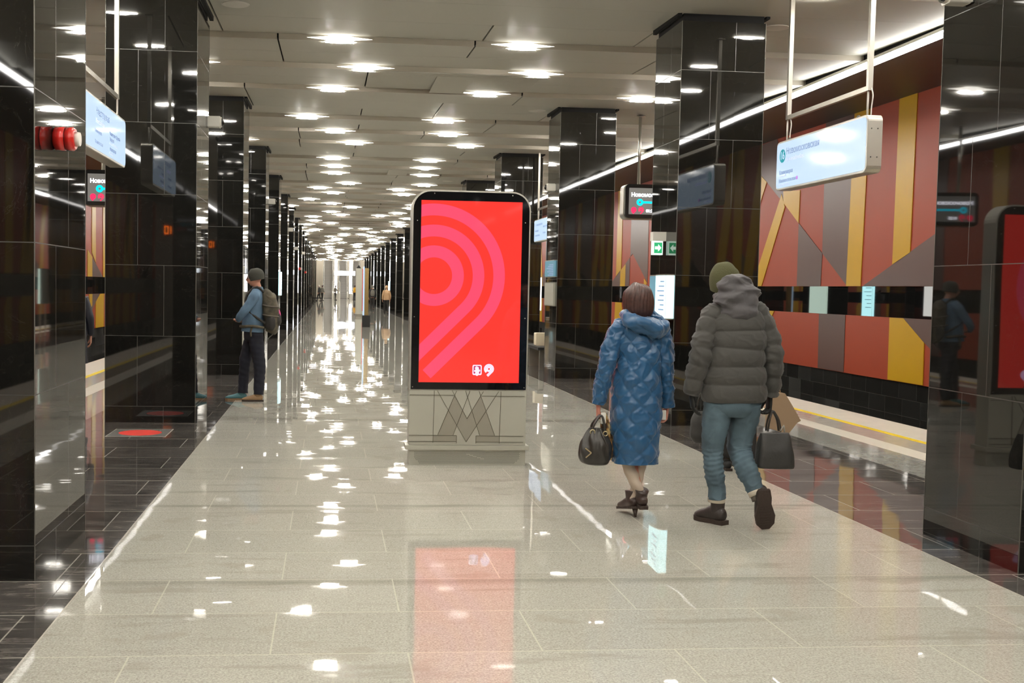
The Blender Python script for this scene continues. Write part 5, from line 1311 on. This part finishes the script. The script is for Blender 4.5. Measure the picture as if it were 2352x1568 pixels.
# --- generic walkers for the distance ---------------------------------------------
def walker(x, y, h, rz, label, top, low, hair, coat_to=0.52, stride=0.12, pack=None, skirt=False, arms='down', voxel=0.016):
    t = thing('person', (x, y, 0), label, 'person', rz=rz)
    k = h/1.72; S = lambda p: tuple(q*k for q in p)
    J = dict(head=S((0, 0.03, 1.60)), neck=S((0, 0, 1.45)), pelvis=S((0, 0, 0.90)), shL=S((-0.16, 0, 1.38)), elL=S((-0.22, -0.04, 1.11)), wrL=S((-0.23, 0.05, 0.87)),
             shR=S((0.16, 0, 1.38)), elR=S((0.22, 0.0, 1.11)), wrR=S((0.23, 0.12, 0.88)), hipL=S((-0.08, 0, 0.86)), knL=S((-0.085, stride*0.7, 0.47)), anL=S((-0.08, stride, 0.09)),
             hipR=S((0.08, 0, 0.86)), knR=S((0.085, -stride*0.2, 0.47)), anR=S((0.08, -stride, 0.11)), handL=((0, 0.1, -1), 0.4, 1.0), handR=((0, 0.1, -1), 0.4, 1.0))
    if arms == 'wide':
        J.update(elR=S((0.335, -0.01, 1.10)), wrR=S((0.355, 0.02, 0.90)), elL=S((-0.30, 0, 1.08)), wrL=S((-0.36, 0.02, 0.85)))
    if arms == 'front':
        J.update(elL=S((-0.23, 0.12, 1.13)), wrL=S((-0.10, 0.30, 1.10)), elR=S((0.23, 0.12, 1.13)), wrR=S((0.10, 0.30, 1.12)), handL=((0.5, 0.8, 0), 0.5, 1.0), handR=((-0.5, 0.8, 0), 0.5, 1.0))
    body_geo(J, voxel=voxel).build('body', 'skin', t)
    zb = coat_to*h
    mb = MB(); garment(mb, [(0, 0, zb), (0, 0, (zb+1.2*k)/2), (0, 0, 1.2*k), (0, 0, 1.36*k), (0, 0, 1.47*k)], [(0.19*k, 0.15*k), (0.185*k, 0.145*k), (0.18*k, 0.13*k), (0.165*k, 0.11*k), (0.06*k, 0.06*k)], 32, 5, lambda s, th: 0.006*math.sin(s*50), 0.01, 9)
    ct = mb.build('coat', top, t)
    for s_ in 'LR':
        a, b, c_ = [Vector(J[q+s_]) for q in ('sh', 'el', 'wr')]; a2 = a+Vector((0.02 if s_ == 'L' else -0.02, 0, 0.05*k))
        mb = MB(); garment(mb, [tuple(a2), tuple(a*0.5+b*0.5), tuple(b), tuple(b*0.15+c_*0.85)], [(0.06*k, 0.065*k), (0.062*k, 0.062*k), (0.056*k, 0.056*k), (0.045*k, 0.046*k)], 24, 5, None, 0.006, 12); mb.build('sleeve', top, ct)
    mb = MB()
    for s_ in 'LR':
        a, b, c_ = [Vector(J[q+s_]) for q in ('hip', 'kn', 'an')]
        garment(mb, [tuple(a), tuple(a*0.5+b*0.5), tuple(b), tuple(b*0.1+c_*0.9)], [(0.095*k, 0.10*k), (0.082*k, 0.088*k), (0.066*k, 0.07*k), (0.05*k, 0.055*k)], 24, 5)
    mb.build('trousers', low, t)
    for s_ in 'LR':
        an = J['an'+s_]; place_shoe('shoe', t, frame((an[0], an[1]+0.01, 0.0), (0, 1, 0), (0, 0, 1)), 'black_matte', 'boot_sole', boot=0.07*k, L=0.26*k)
    hx, hy, hz = J['head']
    mb = MB(); garment(mb, [(hx, hy-0.02, hz+0.125*k), (hx, hy-0.022, hz+0.11*k), (hx, hy-0.02, hz+0.05*k), (hx, hy-0.03, hz-0.03*k), (hx, hy-0.035, hz-0.09*k)], [(0.01, 0.01), (0.055*k, 0.06*k), (0.088*k, 0.094*k), (0.086*k, 0.085*k), (0.06*k, 0.05*k)], 28, 4)
    mb.build('hat' if hair in ('beanie_dark', 'beanie_green', 'grey_cloth', 'pale_scarf') else 'hair', hair, t)
    if pack:
        mb = MB(); garment(mb, [(0, -0.17*k, 1.0*k), (0, -0.20*k, 1.1*k), (0, -0.20*k, 1.28*k), (0, -0.15*k, 1.40*k)], [(0.10, 0.05), (0.14, 0.08), (0.13, 0.075), (0.06, 0.03)], 28, 4, None, 0.01, 9, 3.0)
        o = mb.build('backpack', pack[0], None, (x, y, 0)); o.rotation_euler = (0, 0, rz); tag(o, pack[1], 'backpack')
    return t
walker(3.354, 63.85, 1.70, 0.05, 'person in a tan hooded coat walking down the right side of the hall', 'tan_coat', 'dark_cloth', 'tan_coat', 0.50, 0.16)
walker(2.93, 73.9, 1.72, 0.0, 'person in a dark grey coat walking farther ahead with a pale backpack', 'dark_cloth', 'dark_cloth', 'grey_cloth', 0.52, 0.10, ('grey_cloth', 'small pale backpack on the back of the dark-coated walker'))
walker(0.724, 126.7, 1.72, -1.2, 'tiny figure in a grey-green top standing at the far glass booth', 'grey_cloth', 'dark_cloth', 'hair_brown', 0.54, 0.05, None, arms='front')
walker(3.06, 129.7, 1.75, 0.6, 'tiny figure in a yellow coat beside the grey kiosk at the far end', 'yellow_coat', 'dark_cloth', 'hair_brown', 0.52, 0.05)
walker(-1.05, 117.2, 1.72, 1.2, 'tiny dark figure leaning by the far left pillars', 'dark_cloth', 'dark_cloth', 'pale_scarf', 0.52, 0.2)
walker(-0.75, 121.5, 1.70, -0.8, 'tiny figure behind the leaning one at the far left pillars', 'grey_cloth', 'dark_cloth', 'hair_brown', 0.52, 0.05)
walker(-3.42, 15.0, 1.68, 0.2, 'person in a long navy padded coat showing in the gap between the left pillars', 'navy_coat', 'dark_cloth', 'navy_coat', 0.30, 0.08)
def beige_walker():
    walker(3.68, 9.40, 1.58, 0.0, 'person in a pale beige coat mostly hidden beyond the grey jacket', 'beige_coat', 'dark_cloth', 'hair_brown', 0.45, 0.12, arms='wide', voxel=0.012)
beige_walker()
t = thing('paper_bag', (4.09, 9.42, 0), 'brown paper bag swinging beyond the dark tote, right of the grey jacket', 'bag')
MB().prism([(-0.13, 0.72), (-0.02, 0.715), (0.055, 0.60), (0.135, 0.47), (0.10, 0.45), (0.02, 0.345), (-0.15, 0.40)], 'y', -0.06, 0.06).build('sack', 'paper_brown', t)
MB().tube([(-0.10, 0, 0.715), (-0.085, 0, 0.80), (-0.055, 0, 0.80), (-0.04, 0, 0.71)], 0.005, 6).build('handle', 'paper_brown', t)
t = thing('shoulder_bag', (3.33, 9.42, 0), 'dark handbag hanging left of the grey jacket wearer, beyond the jeans', 'bag')
mb = MB(); garment(mb, [(0, 0, 0.26), (0, 0, 0.32), (0, 0, 0.44), (0, 0, 0.54)], [(0.06, 0.03), (0.10, 0.05), (0.095, 0.045), (0.07, 0.02)], 40, 5, None, 0.01, 12, 3.5); mb.build('pouch', 'bag_tote', t)
MB().tube([(-0.05, 0, 0.53), (-0.03, 0, 0.66), (0.02, 0, 0.72), (0.06, 0, 0.53)], 0.006, 6).build('handle', 'bag_leather', t)
